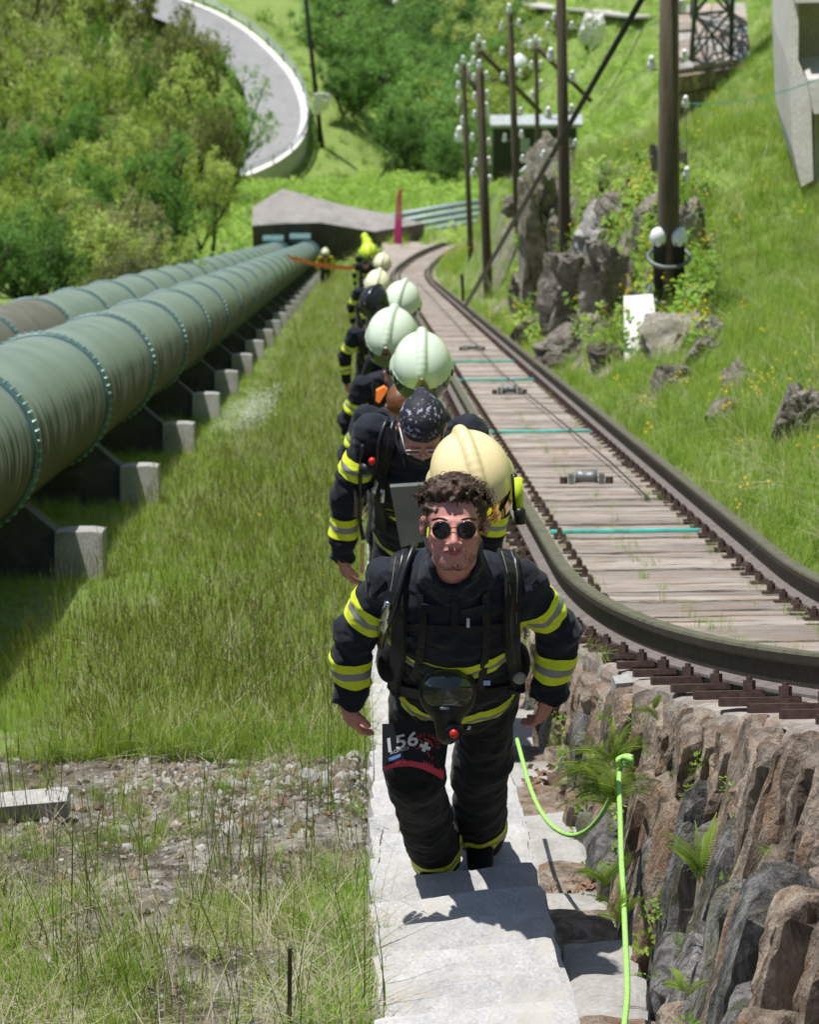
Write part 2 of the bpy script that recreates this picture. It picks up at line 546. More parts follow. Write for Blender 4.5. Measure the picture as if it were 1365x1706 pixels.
# ------------------------------------------------------------------ rough stones
def rough_box(nx, ny, nz, amp, seed, rnd=.12, fr=2.2):
    "a unit stone (-.5..+.5) with worn edges"
    V = []; ids = {}
    def vid(i, j, k):
        key = (i, j, k)
        if key not in ids:
            p = Vector((i / nx - .5, j / ny - .5, k / nz - .5))
            q = p.copy()
            # worn corners
            m = sum(1 for c in p if abs(c) > .499)
            if m >= 2:
                for a in range(3):
                    if abs(p[a]) > .499: q[a] *= 1 - rnd * (1.0 if m == 3 else .6)
            o = Vector((seed * 3.1, seed * 1.7, seed * .9))
            dn = Vector((mnoise.noise(p * fr + o), mnoise.noise(p * fr + o + Vector((9, 0, 0))), mnoise.noise(p * fr + o + Vector((0, 9, 0)))))
            dn += .5 * Vector((mnoise.noise(p * fr * 2.7 + o), mnoise.noise(p * fr * 2.7 + o + Vector((9, 0, 0))), mnoise.noise(p * fr * 2.7 + o + Vector((0, 9, 0)))))
            q += dn * amp
            ids[key] = len(V); V.append(q)
        return ids[key]
    F = []
    for i in range(nx):
        for j in range(ny):
            F.append((vid(i, j, 0), vid(i, j + 1, 0), vid(i + 1, j + 1, 0), vid(i + 1, j, 0)))
            F.append((vid(i, j, nz), vid(i + 1, j, nz), vid(i + 1, j + 1, nz), vid(i, j + 1, nz)))
    for i in range(nx):
        for k in range(nz):
            F.append((vid(i, 0, k), vid(i + 1, 0, k), vid(i + 1, 0, k + 1), vid(i, 0, k + 1)))
            F.append((vid(i, ny, k), vid(i, ny, k + 1), vid(i + 1, ny, k + 1), vid(i + 1, ny, k)))
    for j in range(ny):
        for k in range(nz):
            F.append((vid(0, j, k), vid(0, j, k + 1), vid(0, j + 1, k + 1), vid(0, j + 1, k)))
            F.append((vid(nx, j, k), vid(nx, j + 1, k), vid(nx, j + 1, k + 1), vid(nx, j, k + 1)))
    return V, F


# ------------------------------------------------------------------ stairway
stair = thing('stone_stairway', S(.29, 10, 0), 'long straight flight of pale granite steps running down between meadow and track wall', 'stairs')
step_me = []
for k in range(7):
    V, F = rough_box(16, 8, 4, .022, k + 3, .05, 6)
    step_me.append(mesh_np('step', V, F, granite, False))
UST = .4
nst = 0
far_steps = MB()
for k in range(14, 380):
    u = k * UST + .08
    nose = S(.29 + .006 * random.uniform(-1, 1), u, 0)
    dpt = UST * math.cos(SL) + .05; rise = UST * math.sin(SL)
    c = nose + Vector((0, -dpt / 2, -rise * .62))
    if k * UST < 96:
        o = put('step', step_me[k % 7], stair, c - stair.location)
        wd = .545 + random.uniform(-.012, .012)
        o.scale = (wd, dpt, rise * 1.24)
        o.rotation_euler = (random.uniform(-.012, .012), random.uniform(-.01, .01), .14 + random.uniform(-.03, .03))
        if k % 2: o.scale.x *= -1
    else:
        far_steps.box(c, .545, dpt, rise * 1.24)
tag(far_steps.build('lower_step', granite, stair), kind='stuff')

# flat stones between the steps and the wall
drain = thing('stone_drain', S(.66, 10, -.2), 'rough flat stones in the narrow gutter between granite steps and rubble wall', 'gutter')
fl_me = []
for k in range(5):
    V, F = rough_box(6, 8, 3, .05, k + 30, .15, 2)
    fl_me.append(mesh_np('flat_stone', V, F, wallrock if k % 2 else concrete, False))
u = 7.5; k = 0
while u < 30:
    L = random.uniform(.38, .62)
    o = put('flat_stone', fl_me[k % 5], drain, S(.665 + random.uniform(-.01, .01), u + L / 2, -.21 + random.uniform(-.02, .02)) - drain.location)
    o.scale = (.24, L * 1.0, .16)
    o.rotation_euler = (-SL * random.uniform(.55, .95), random.uniform(-.08, .08), random.uniform(-.15, .15))
    u += L; k += 1

# ------------------------------------------------------------------ track
def frame(u, off=0.0):
    "point and axes on the track at station u; off = sideways from left rail"
    e = .05
    p0 = S(float(XL(u)), u, float(ws(u))); p1 = S(float(XL(u + e)), u + e, float(ws(u + e)))
    t = (p1 - p0).normalized()
    r = (X - t * X.dot(t)).normalized()
    n = r.cross(t)
    if n.z < 0: n = -n
    return p0 + r * off, r, t, n

track = thing('railway_track', S(1.4, 10, .3), 'steep single railway track on stone paving with brown steel rails curving to the right', 'track')
prof = [(-.062, 0), (-.062, .010), (-.012, .024), (-.009, .092), (-.034, .104), (-.036, .128), (-.030, .138), (.030, .138), (.036, .128), (.034, .104), (.009, .092), (.012, .024), (.062, .010), (.062, 0)]
top_i = {5, 6, 7}
for off in (0.0, GA):
    V = []; F = []; mi = []
    ul = list(np.arange(6.5, 20, .2)) + list(np.arange(20, 100, 1.0)) + list(np.arange(100, 200, 1.5))
    for u in ul:
        p, r, t, n = frame(u, off)
        p = p + n * .022
        sc = .88
        for a, b in prof: V.append(p + r * (a * sc) + n * (b * .94))
    m = len(prof)
    for i in range(len(ul) - 1):
        for k in range(m):
            F.append((i * m + k, (i + 1) * m + k, (i + 1) * m + (k + 1) % m, i * m + (k + 1) % m))
            mi.append(1 if k in top_i else (2 if k in (0, 1, 11, 12) else 0))
    part('rail', V, F, [railsteel, railtop, plate], track, False, mi)

pav_me = []
for k in range(10):
    V, F = rough_box(12, 3, 2, .040, k + 60, .08, 4.5)
    pav_me.append(mesh_np('paving_stone', V, F, caprock, False))
led_me = []
for k in range(8):
    V, F = rough_box(6, 3, 4, .06, k + 90, .2, 2.2)
    led_me.append(mesh_np('paving_stone', V, F, caprock, False))
ROW = .45
def rot_from(r, t, n): return Matrix((r, t, n)).transposed().to_euler()
farpave = MB(); npav = 0
rows = np.arange(7.0, 186, ROW)
bar_me = MB().box((0, 0, 0), 1, .040, .026).mesh('tie_bar', rustbolt)
def hexbolt():
    m = MB()
    m.box((0, 0, .008), .10, .085, .016)
    m.box((.02, 0, .02), .055, .05, .012)
    for (r0, z0, z1, n) in ((.024, .018, .06, 6), (.012, .06, .074, 8)):
        m.tube([(0, 0, z0), (0, 0, z1)], r0, n)
    return m
bolt_me = hexbolt().mesh('rail_clamp', rustbolt)
fast = MB()
for i, u in enumerate(rows):
    p, r, t, n = frame(u)
    e = rot_from(r, t, n)
    xw = float(XW(u)) - float(XL(u))          # wall edge, seen from the left rail
    if u < 40:
        segs = [(xw + .0, -.045, led_me), (.0, GA, pav_me), (GA, GA + .24, led_me)]
        sp = random.uniform(.3, .75)
        segs = [segs[0] + (0, 1), (-.045, GA + .03, pav_me, 0, .5), (-.045, GA + .03, pav_me, .5, 1), segs[2] + (0, 1)]
        for (a, b, ml, f0, f1) in segs:
            o = put('paving_stone', random.choice(ml), track)
            c = p + r * ((a + b) / 2 + (random.uniform(-.02, .02) if ml is led_me and b < 0 else 0)) + t * (ROW * (f0 + f1) / 2 + random.uniform(-.015, .015)) + n * (-.09 + random.uniform(-.008, .006))
            o.location = c - track.location; o.rotation_euler = e
            o.scale = ((b - a) * .99, ROW * (f1 - f0) * .98, .17)
            if random.random() < .5: o.scale.x *= -1
            npav += 1
    else:
        sp = random.uniform(.2, .8)
        for a, b, f0, f1 in ((xw, -.05, 0, 1), (-.045, GA + .03, 0, .5), (-.045, GA + .03, .5, 1), (GA + .04, GA + .24, 0, 1)):
            farpave.box(p + r * ((a + b) / 2) + t * (ROW * (f0 + f1) / 2) + n * (-.078 + random.uniform(-.012, .008)), b - a, ROW * (f1 - f0) * .92, .15, (r, t, n))
    # iron tie bars between stones and clamps on both rails
    q = n * .008
    if u < 30:
        o = put('tie_bar', bar_me, track, p + r * ((xw + .07 - .1) / 2) + n * .008 - track.location)
        o.rotation_euler = e; o.scale.x = max(.12, abs(xw) - .06)
    for off, sgn in ((0, -1), (0, 1), (GA, -1), (GA, 1)):
        c = p + r * (off + sgn * .092) + n * .004 + t * random.uniform(-.02, .02)
        if sgn > 0 and off == 0: c = p + r * .16 + n * .004
        if u < 40:
            o = put('rail_clamp', bolt_me, track, c - track.location); o.rotation_euler = e
            s_ = .82 if not (off == 0 and sgn > 0) else .66
            o.scale = (s_ * -sgn, s_, s_)
        else:
            fast.box(c + n * .012, .06, .05, .035, (r, t, n))
tag(farpave.build('lower_paving', caprock, track), kind='stuff')
tag(fast.build('lower_clamps', rustbolt, track), kind='stuff')
# teal strips across the track and cable rollers
for j, u in enumerate((19.7, 29.2, 38.9, 44.1)):
    p, r, t, n = frame(u, GA / 2)
    m = MB(); m.tube([p - r * .41 + n * .02, p + r * .41 + n * .02 + t * .02], .012, 6)
    tag(m.build('teal_bar', teal, None), ['nearest teal bar lying across the paving, beside the curly haired man', 'second teal bar across the track from the front', 'third teal bar across the track, level with a green helmet', 'fourth teal bar across the track', 'thin teal bar far down the track', 'thinnest teal bar farthest down the track'][j], 'bar', 'teal bars across the track')
for j, u in enumerate((23.6, 36.1, 48.5)):
    p, r, t, n = frame(u, GA / 2 + .03)
    g = thing('cable_roller', p, ['nearest grey cable roller in the middle of the track', 'second cable roller up from the near one, between two teal bars', 'small far cable roller lower down the track'][j], 'roller', 'cable rollers on the track')
    MB().tube([p - r * .07 + n * .05, p - r * .02 + n * .045, p + r * .02 + n * .045, p + r * .07 + n * .05], [.048, .034, .034, .048], 14).build('roller', greysteel, g, True)
    for sg in (-1, 1):
        MB().box(p + r * (sg * .10) + n * .025, .03, .12, .08, (r, t, n)).build('bracket', greysteel, g)
        m = MB(); c = p + r * (sg * .15) + n * .0; m.tube([c, c + n * .045], .026, 6); m.build('bolt', rustbolt, g)
# haulage cable
pts = []
for u in list(np.arange(22, 105, 3.0)):
    p, r, t, n = frame(u, GA / 2 + .10 + .012 * (40 - min(u, 40)))
    pts.append(p + n * (.05 if u > 24 else .02))
m = MB(); m.tube(pts, .006, 6)
tag(m.build('haulage_cable', darksteel), 'thin dark haulage cable lying along the right half of the track', 'cable')

# ------------------------------------------------------------------ rubble wall beside the steps
wall = thing('rubble_wall', S(.8, 10, 0), 'rough dry stone wall holding up the railway track beside the steps', 'wall')
V = []; F = []
ul = np.arange(6, 112, .5)
for u in ul:
    a = S(.80 if u < 26 else .76, u, -.35); b = S(float(XW(u)) + (.10 if u < 26 else 0), u, float(ws(u)) - .10); c = b + X * .25
    V += [a, b, c]
for i in range(len(ul) - 1):
    F += [(3 * i, 3 * i + 1, 3 * i + 4, 3 * i + 3), (3 * i + 1, 3 * i + 2, 3 * i + 5, 3 * i + 4)]
part('wall_core', V, F, wallrock, wall, False)
wst = []
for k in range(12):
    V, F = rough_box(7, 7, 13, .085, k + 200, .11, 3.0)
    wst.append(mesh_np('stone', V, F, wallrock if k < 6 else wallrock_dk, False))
u = 6.2; nw = 0
while u < 25:
    wd = random.uniform(.10, .24)
    if random.random() < .22: wd = random.uniform(.26, .38)
    uc = u + wd / 2
    base = Vector((.74, -.30)); top = Vector((float(XW(uc)), float(ws(uc)) - .09))
    cuts = [0] + sorted(random.uniform(.25, .8) for _ in range(random.choice([1, 1, 2]))) + [1.0]
    for a, b in zip(cuts[:-1], cuts[1:]):
        if b - a < .12: continue
        pa = base.lerp(top, a); pb = base.lerp(top, b)
        h = (pb - pa).length
        pr = random.uniform(-.03, .03)
        cx = (pa.x + pb.x) / 2 + .12 - pr; cw = (pa.y + pb.y) / 2
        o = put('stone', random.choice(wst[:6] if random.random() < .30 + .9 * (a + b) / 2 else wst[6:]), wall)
        ax_n = (X * (pb.x - pa.x) + N * (pb.y - pa.y)).normalized()
        # beds lean from square-to-slope towards plumb
        ax_n = (ax_n * .5 + Vector((0, 0, 1)) * random.uniform(.3, .8)).normalized()
        ax_t = (D - ax_n * D.dot(ax_n)).normalized()
        ax_r = ax_t.cross(ax_n)
        if ax_r.x < 0: ax_r = -ax_r
        mt = Matrix((ax_r, ax_t, ax_r.cross(ax_t))).transposed()
        o.location = S(cx, uc, cw) - wall.location
        o.rotation_euler = mt.to_euler()
        o.rotation_euler[2] += random.uniform(-.1, .1)
        o.rotation_euler[1] += random.uniform(-.04, .04)
        o.scale = (.30, wd * 1.06, h * 1.08)
        nw += 1
    u += wd
# upright squared slab let into the wall top
up = at(1072, 1110, 12.6)
uu = up.dot(D)
m = MB(); 
Vb, Fb = rough_box(2, 2, 4, .02, 5, .08)
o = put('squared_stone', mesh_np('squared_stone', Vb, Fb, concrete, False), wall, S(float(XW(uu)) + .02, uu, float(ws(uu)) - .22) - wall.location)
o.scale = (.12, .11, .46); o.rotation_euler = (-SL * .6, 0, .1)
o['label'] = 'pale squared upright slab'

# ------------------------------------------------------------------ pipes and piers
PR = .5
def pipe_line(xp, label, u0, mats_near, seed):
    g = thing('penstock_pipe', S(xp, 20, .72), label, 'pipe', 'large riveted water pipes')
    n = 64; L = 5.95
    V = []; F = []
    rings = 5
    for j in range(rings + 1):
        for k in range(n):
            a = 2 * math.pi * k / n
            V.append((PR * math.cos(a), L * j / rings, PR * math.sin(a)))
    for j in range(rings):
        for k in range(n):
            F.append((j * n + k, j * n + (k + 1) % n, (j + 1) * n + (k + 1) % n, (j + 1) * n + k))
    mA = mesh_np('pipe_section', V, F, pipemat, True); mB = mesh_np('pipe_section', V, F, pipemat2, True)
    V = []; F = []
    pr = [(PR + .002, -.12), (PR + .016, -.12), (PR + .016, -.02), (PR + .027, -.018), (PR + .027, .018), (PR + .016, .02), (PR + .016, .12), (PR + .002, .12)]
    for (r_, y) in pr:
        for k in range(n):
            a = 2 * math.pi * k / n; V.append((r_ * math.cos(a), y, r_ * math.sin(a)))
    for j in range(len(pr) - 1):
        for k in range(n):
            F.append((j * n + k, j * n + (k + 1) % n, (j + 1) * n + (k + 1) % n, (j + 1) * n + k))
    mF = mesh_np('flange', V, F, flangemat, True)
    m = MB()
    for k in range(56):
        a = 2 * math.pi * k / 56
        for y in (-.055, .055):
            c = Vector(((PR + .016) * math.cos(a), y, (PR + .016) * math.sin(a)))
            d = Vector((math.cos(a), 0, math.sin(a)))
            m.tube([c, c + d * .012, c + d * .017], [.011, .010, .004], 6)
    mBo = m.mesh('rivet', boltmat)
    k = 0; u = u0
    while u < 156:
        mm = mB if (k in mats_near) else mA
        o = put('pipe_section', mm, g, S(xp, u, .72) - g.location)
        o.rotation_euler = (-SL, 0, 0); 
        if u + L > 158: o.scale.y = (158 - u) / L
        f = put('flange', mF, o, (0, 0, 0)); f.rotation_euler = (0, random.uniform(0, .1), 0)
        if u < 75:
            b = put('rivet', mBo, o, (0, 0, 0)); b['kind'] = 'stuff'
        u += L; k += 1
    # collar where it enters the block
    return g
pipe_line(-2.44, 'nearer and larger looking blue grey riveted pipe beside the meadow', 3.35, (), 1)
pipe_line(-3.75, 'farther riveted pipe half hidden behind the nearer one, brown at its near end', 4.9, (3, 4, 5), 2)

ORD = 'first second third fourth fifth sixth seventh eighth ninth tenth eleventh twelfth thirteenth fourteenth fifteenth sixteenth seventeenth eighteenth nineteenth twentieth twenty-first twenty-second twenty-third twenty-fourth twenty-fifth twenty-sixth twenty-seventh twenty-eighth twenty-ninth thirtieth'.split()
words_p = ['frontmost pipe pier with a broad pale block at its foot, at the left edge', 'second pipe pier from the front, pale block half sunk in grass', 'third pipe pier from the front with a square pale block', 'fourth pipe pier from the front, by the white flowering patch', 'fifth pipe pier from the front']
pier_proto = None
for k in range(23):
    u = 22.0 + 5.95 * k
    if u > 152: break
    lab = words_p[k] if k < 5 else '%s concrete pier from the front, under the pipes' % ORD[k]
    if pier_proto is None:
        g = thing('pipe_pier', S(-1.9, u, 0), lab, 'pier', 'concrete piers under the pipes')
        def arc(xc, a0, a1, n=9):
            return [(xc + .515 * math.sin(a), .72 - .515 * math.cos(a)) for a in np.linspace(a0, a1, n)]
        poly = [(-1.885, -.6), (-1.885, .155), (-2.10, .34)] + arc(-2.44, .75, -.9, 9)[0:] + [(-2.95, .42), (-3.25, .42)] + arc(-3.75, .8, -.9, 9) + [(-4.35, .35), (-4.6, .1), (-4.6, -.6)]
        V = []
        for dy in (0, .34):
            for (x, ww_) in poly: V.append(S(x, u + dy, ww_))
        n = len(poly)
        F = [tuple(range(n)), tuple(range(2 * n - 1, n - 1, -1))] + [(i, i + n, (i + 1) % n + n, (i + 1) % n) for i in range(n)]
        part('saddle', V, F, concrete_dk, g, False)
        Vb, Fb = rough_box(4, 5, 6, .012, 77, .04, 3)
        o = put('pier_foot', mesh_np('pier_foot', Vb, Fb, concrete, False), g, S(-1.76, u + .16, -.17) - g.location)
        o.scale = (.30, .42, .70); o.rotation_euler = (-SL, 0, 0)
        pier_proto = g
    else:
        g = cp_tree(pier_proto, S(-1.9, u, 0)); g['label'] = lab
    g['group'] = 'concrete piers under the pipes'

# ------------------------------------------------------------------ anchor block and things round it
def at_h(px, py, H):
    d = CF + CR * ((px - 682.5) / FP) - CU * ((py - 853) / FP)
    return CAMP + d * ((H - CAMP.z) / d.z)
g = thing('anchor_block', at(560, 400, 157), 'huge angular concrete block with pale sloping top that the pipes run into', 'anchor block')
H0 = at(535, 371, 157).z
top = [(420, 376), (478, 372), (535, 371), (624, 386), (707, 372), (637, 355), (560, 339), (471, 322), (421, 348)]
TP = [at_h(a, b, H0) for a, b in top]
TP[7] += Vector((0, 0, .25)); TP[8] += Vector((0, 0, .1))
n = len(TP)
V = TP + [Vector((p.x, p.y, H0 - 6)) for p in TP]
cen = sum((p for p in TP), Vector()) / n
V.append(cen + Vector((0, 0, .05)))
F = [(i, (i + 1) % n, 2 * n) for i in range(n)]
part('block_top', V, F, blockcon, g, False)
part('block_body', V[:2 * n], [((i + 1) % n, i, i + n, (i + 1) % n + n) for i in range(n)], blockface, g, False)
for xp in (-2.44, -3.75):
    m = MB(); m.tube([S(xp, 155.5, .72), S(xp, 157.4, .72)], PR + .1, 32); m.build('pipe_collar', flangemat, g)
for a, b in ((500, 397), (455, 400)):
    m = MB(); p = at(a, b, 155.8); m.box(p, .9, .4, .25); m.build('hatch', flangemat, g)

# four parallel pipes and the steep pipes beyond the bend
g = thing('pipe_bundle', at(740, 362, 172), 'four parallel pale grey pipes running right from the concrete block', 'pipes')
for k in range(4):
    a = at(620 + 4 * k, 366 + 10.5 * k, 172 - .5 * k); b = at(752, 343 + 11 * k, 173 - .5 * k); c = at(835, 331 + 11 * k, 174 - .5 * k)
    m = MB(); m.tube([a, b, c], .135, 12)
    for q in (.3, .62, .9):
        p = a.lerp(c, q); d = (c - a).normalized(); m.tube([p - d * .06, p + d * .06], .18, 12)
    m.build('pipe', pipe2, g, True)
g = thing('steep_pipes', at(850, 300, 140), 'three thin grey pipes climbing steeply past the wooden poles', 'pipes')
for k in range(4):
    m = MB(); m.tube([at(808 + 3 * k, 338 + 10 * k, 142), at(896 + 2 * k, 262 + 10 * k, 141)], .05, 8)
    m.build('pipe', galv, g, True)
for q in (.2, .5, .8):
    m = MB(); a = at(808 + q * 88, 338 - q * 76, 141.6); b = at(817 + q * 88, 372 - q * 76, 141.9); m.tube([a, b], .04, 6); m.build('pipe_bracket', darksteel, g)

# dark hut above the bend
hb = drop(at(890, 300, 288)); hb.z = max(hb.z, at(890, 306, 288).z)
zb = (hb - CAMP).dot(CF); s_ = zb / FP
g = thing('hut', hb, 'dark little hut with pale flat roof and two windows behind the wooden poles', 'hut')
hutm = simple('hut_wall', (.03, .035, .035), .8, sc=3)
roofm = simple('hut_roof', (.34, .37, .38), .7, sc=3)
glassm = simple('window_glass', (.28, .36, .45), .12, 0, var=.1, bump=0)
W_ = 138 * s_; hh = 86 * s_ / math.cos(PITCH)
MB().box(hb + Vector((0, .6, hh / 2 - .6)), W_, 1.2, hh + 1.2).build('wall', hutm, g)
MB().box(hb + Vector((.1, .6, hh + .12)), W_ + .7, 1.5, .3).build('roof', roofm, g)
for dx, ww_ in ((-.12 * W_, .13 * W_), (.22 * W_, .11 * W_), (.41 * W_, .1 * W_)):
    o = MB().box(hb + Vector((dx, -.03, hh * .68)), ww_, .10, hh * .3).build('window', darksteel, g)
    MB().box(hb + Vector((dx, -.095, hh * .68)), ww_ * .85, .03, hh * .25).build('pane', glassm, o)

# tall pink banner in front of the block
fl_base = drop(at(665, 420, 148)); 
g = thing('feather_flag', fl_base, 'tall narrow pink and red feather flag standing beside the concrete block', 'flag')
top_p = at(661, 296, 148); Hf = (top_p.z - fl_base.z)
top_z = max(3.0, min(5.5, Hf))
pinkm = NT('banner_cloth'); cz = pinkm.n('TexCoord'); sp = pinkm.n('SeparateXYZ'); pinkm.l(cz.outputs['Generated'], sp.inputs[0])
pinkm.set(pinkm.ramp(sp.outputs[2], [(.0, (.62, .03, .25)), (.4, (.65, .06, .30)), (.62, (.62, .22, .22)), (1, (.75, .10, .07))]), .8)
V = []; F = []
nn = 16
for i in range(nn + 1):
    t_ = i / nn; z_ = .35 + t_ * (top_z - .35); wd = .30 * (1 - .55 * t_ ** 2) * (1 if t_ < .97 else .5)
    for j, (x_, y_) in enumerate(((-.0, 0), (-wd * .5, .05 * math.sin(t_ * 7)), (-wd, .1 * math.sin(t_ * 7 + .8)))):
        V.append(fl_base + Vector((x_ + .1, y_, z_)))
for i in range(nn):
    for j in range(2):
        a = i * 3 + j; F.append((a, a + 1, a + 4, a + 3))
V2 = [v + Vector((0, .012, 0)) for v in V]
nV = len(V)
part('cloth', V + V2, F + [tuple(i + nV for i in reversed(f)) for f in F], pinkm.m, g)
m = MB(); m.tube([fl_base + Vector((.11, 0, -.2)), fl_base + Vector((.11, 0, top_z))], [.02, .008], 6); m.build('pole', darksteel, g)

# orange warning tape from the pipe to the men
p_ = [at(459, 426, 101), at(478, 428, 101.5), at(500, 433, 103), at(520, 439, 105), at(545, 443, 106), at(570, 446, 107), at(597, 447, 108)]
m = MB(); m.ribbon([p + Vector((0, 0, 0)) for p in p_], .11, .004, [(0, -.8, .6)] * len(p_))
tag(m.build('warning_tape', orange_tape, None), 'orange warning tape slung from the pipe towards the row of people', 'tape')

# ------------------------------------------------------------------ the hairpin road
def on_road(px, py):
    d = CF + CR * ((px - 682.5) / FP) - CU * ((py - 853) / FP)
    t_ = (RP[0] - CAMP).dot(_rn) / d.dot(_rn)
    return CAMP + d * t_
ctrl = [(190, -34), (250, -18), (310, 2), (365, 24), (415, 54), (458, 92), (490, 130), (507, 168), (511, 205), (499, 240), (468, 268), (425, 290), (380, 305), (320, 320), (250, 335)]
cp_ = [on_road(*c) for c in ctrl]
def crom(P, k=6):
    out = []
    for i in range(len(P) - 1):
        a, b, c, d = P[max(i - 1, 0)], P[i], P[i + 1], P[min(i + 2, len(P) - 1)]
        for j in range(k):
            t_ = j / k
            out.append(.5 * ((2 * b) + (c - a) * t_ + (2 * a - 5 * b + 4 * c - d) * t_ * t_ + (3 * b - a - 3 * c + d) * t_ ** 3))
    out.append(P[-1]); return out
rp = crom(cp_)
def offs(P, i, o, up=0):
    t_ = (P[min(i + 1, len(P) - 1)] - P[max(i - 1, 0)]).normalized()
    s = _rn.cross(t_).normalized()      # points to the left of travel
    return P[i] - s * o + _rn * up
side = 1 if (offs(rp, 40, 1) - on_road(350, 150)).length < (offs(rp, 40, -1) - on_road(350, 150)).length else -1
def strip(name, o0, o1, u0, u1, mat, parent=None, down=0):
    V = []; F = []
    for i in range(len(rp)):
        a = offs(rp, i, side * o0, u0); b = offs(rp, i, side * o1, u1)
        V += [a, b]
    for i in range(len(rp) - 1): F.append((2 * i, 2 * i + 1, 2 * i + 3, 2 * i + 2))
    return part(name, V, F, mat, parent, False)
rd = strip('road', .5, 5.6, 0, 0, asphalt); rd['kind'] = 'structure'
k1 = strip('kerb', -.1, .55, .22, .22, whitecon); k1['kind'] = 'structure'
k2 = strip('kerb', .55, .552, .22, -.05, whitecon); k2['kind'] = 'structure'
k3 = strip('retaining_wall', -.1, -.45, .22, -4.2, concrete_lt); tag(k3, 'curved pale retaining wall under the hairpin road', 'wall')
g = thing('guard_rail', cp_[7], 'grey steel guard rail curving round the outside of the hairpin road', 'guard rail')
for (h0, r_) in ((.95, .06), (.55, .10)):
    m = MB(); m.tube([offs(rp, i, -side * .05, .22 + h0) for i in range(len(rp))], r_, 6); m.build('rail', galv, g, True)
L_ = 0; last = 0
pm = MB().box((0, 0, .45), .12, .12, 1.0).mesh('post', greysteel)
for i in range(1, len(rp)):
    L_ += (rp[i] - rp[i - 1]).length
    if L_ - last > 3.0:
        last = L_
        put('post', pm, g, offs(rp, i, -side * .05, .2) - g.location)
# white slab below the road and pale rocks on the far slope
def rock_mesh(seed, sub=5, rough=.55, mat=None):
    bm = bmesh.new(); bmesh.ops.create_icosphere(bm, subdivisions=sub, radius=1)
    o = Vector((seed * 5.3, seed * 2.1, seed))
    for v in bm.verts:
        p = v.co.copy()
        q = Vector([math.copysign(abs(c) ** .8, c) for c in p])
        r_ = 1 + rough * mnoise.noise(p * 1.3 + o) + rough * .7 * abs(mnoise.noise(p * 2.7 + o)) * -1 + rough * .35 * mnoise.noise(Vector((p.x * 7, p.y * 7, p.z * 3)) + o)
        # flat fracture faces
        v.co = q * r_
    for k in range(7):
        nrm = Vector((mnoise.noise(o + Vector((k * 3.3, 0, 0))), mnoise.noise(o + Vector((0, k * 3.3, 0))), mnoise.noise(o + Vector((0, 0, k * 3.3))) * .6)).normalized()
        dd = .72 + .15 * mnoise.noise(o * k)
        for v in bm.verts:
            e = v.co.dot(nrm) - dd
            if e > 0: v.co -= nrm * e * .85
    me = bpy.data.meshes.new('rock'); bm.to_mesh(me); bm.free()
    me.materials.append(mat or outrock)
    return me
rmesh = [rock_mesh(k) for k in range(6)]
def rock(name, px, py, z, wpx, hpx, label, k, dep=1.0, rz=0, mat=None, grp=None, cat='rock'):
    hz_ = hit_ground(px, py + hpx * .30)
    if hz_ is not None and name == 'rock_outcrop': z = (hz_ - CAMP).dot(CF) + .25 * wpx * z / FP
    p = at(px, py, z); s = z / FP
    me = rmesh[k % 6]
    if mat:
        me = me.copy(); me.materials.clear(); me.materials.append(mat)
    o = put(name, me, None, p)
    o.scale = (wpx * s / 2, wpx * s / 2 * dep, hpx * s / 2 / math.cos(PITCH))
    o.rotation_euler = (0, 0, rz)
    tag(o, label, cat, grp); return o
GR = 'rock outcrops right of the track'
rock('rock_outcrop', 905, 430, 60, 100, 250, 'tallest dark rock face beside the track, below the poles', 0, 1.6, .3, None, GR)
rock('rock_outcrop', 966, 500, 54, 105, 170, 'grey vertical rock face at the foot of the second thickest pole', 1, 1.3, .8, None, GR)
rock('rock_outcrop', 1002, 400, 58, 105, 95, 'rounded pale boulder on top of the dark outcrop', 2, 1.4, .2, concrete, GR)
rock('rock_outcrop', 1030, 490, 50, 100, 170, 'dark fractured rock left of the thickest pole foot', 3, 1.2, 1.9, None, GR)
rock('rock_outcrop', 1112, 300, 76, 70, 110, 'upper knob of rock behind the thickest pole', 4, 1.0, .4, None, GR)
rock('rock_outcrop', 1088, 385, 64, 80, 110, 'brown broken rock half way up behind the thickest pole', 5, 1.0, 2.2, None, GR)
rock('rock_outcrop', 1150, 400, 60, 70, 120, 'broken rock just right of the thickest pole', 0, 1.0, 1.2, None, GR)
rock('rock_outcrop', 1125, 575, 41, 130, 85, 'low sloping rock right of the white concrete wedge', 1, 1.3, 2.8, None, GR)
rock('rock_outcrop', 955, 580, 46, 150, 50, 'low flat rock at the foot of the outcrop by the rail', 2, .8, .1, None, GR)
rock('rock_outcrop', 925, 285, 105, 80, 100, 'brown rock under the dark hut', 3, 1.2, .9, None, GR)
rock('rock_outcrop', 893, 325, 98, 60, 90, 'reddish rock beside the steep thin pipes', 4, 1.0, 2.9, None, GR)
rock('rock_outcrop', 1335, 710, 26, 110, 120, 'flat grey rock showing through the grass at the right edge', 2, 1.0, .5, None, GR)
rock('rock_outcrop', 1035, 350, 70, 90, 60, 'small stone shelf in the grass above the boulder', 5, 1.0, .5, None, GR)
rock('pale_slab', 537, 170, 335, 34, 34, 'small white slab lying beyond the road bend by the thin dark mast', 1, .6, .5, whitecon, None, 'slab')
rock('pale_slab', 985, 50, 330, 50, 50, 'bright white stone patch high on the slope between the poles', 2, .8, .7, whitecon, None, 'stone')
rock('pale_slab', 660, 2, 500, 10, 10, 'tiny pale stone at the top of the wooded slope', 3, .8, .7, whitecon, None, 'stone')
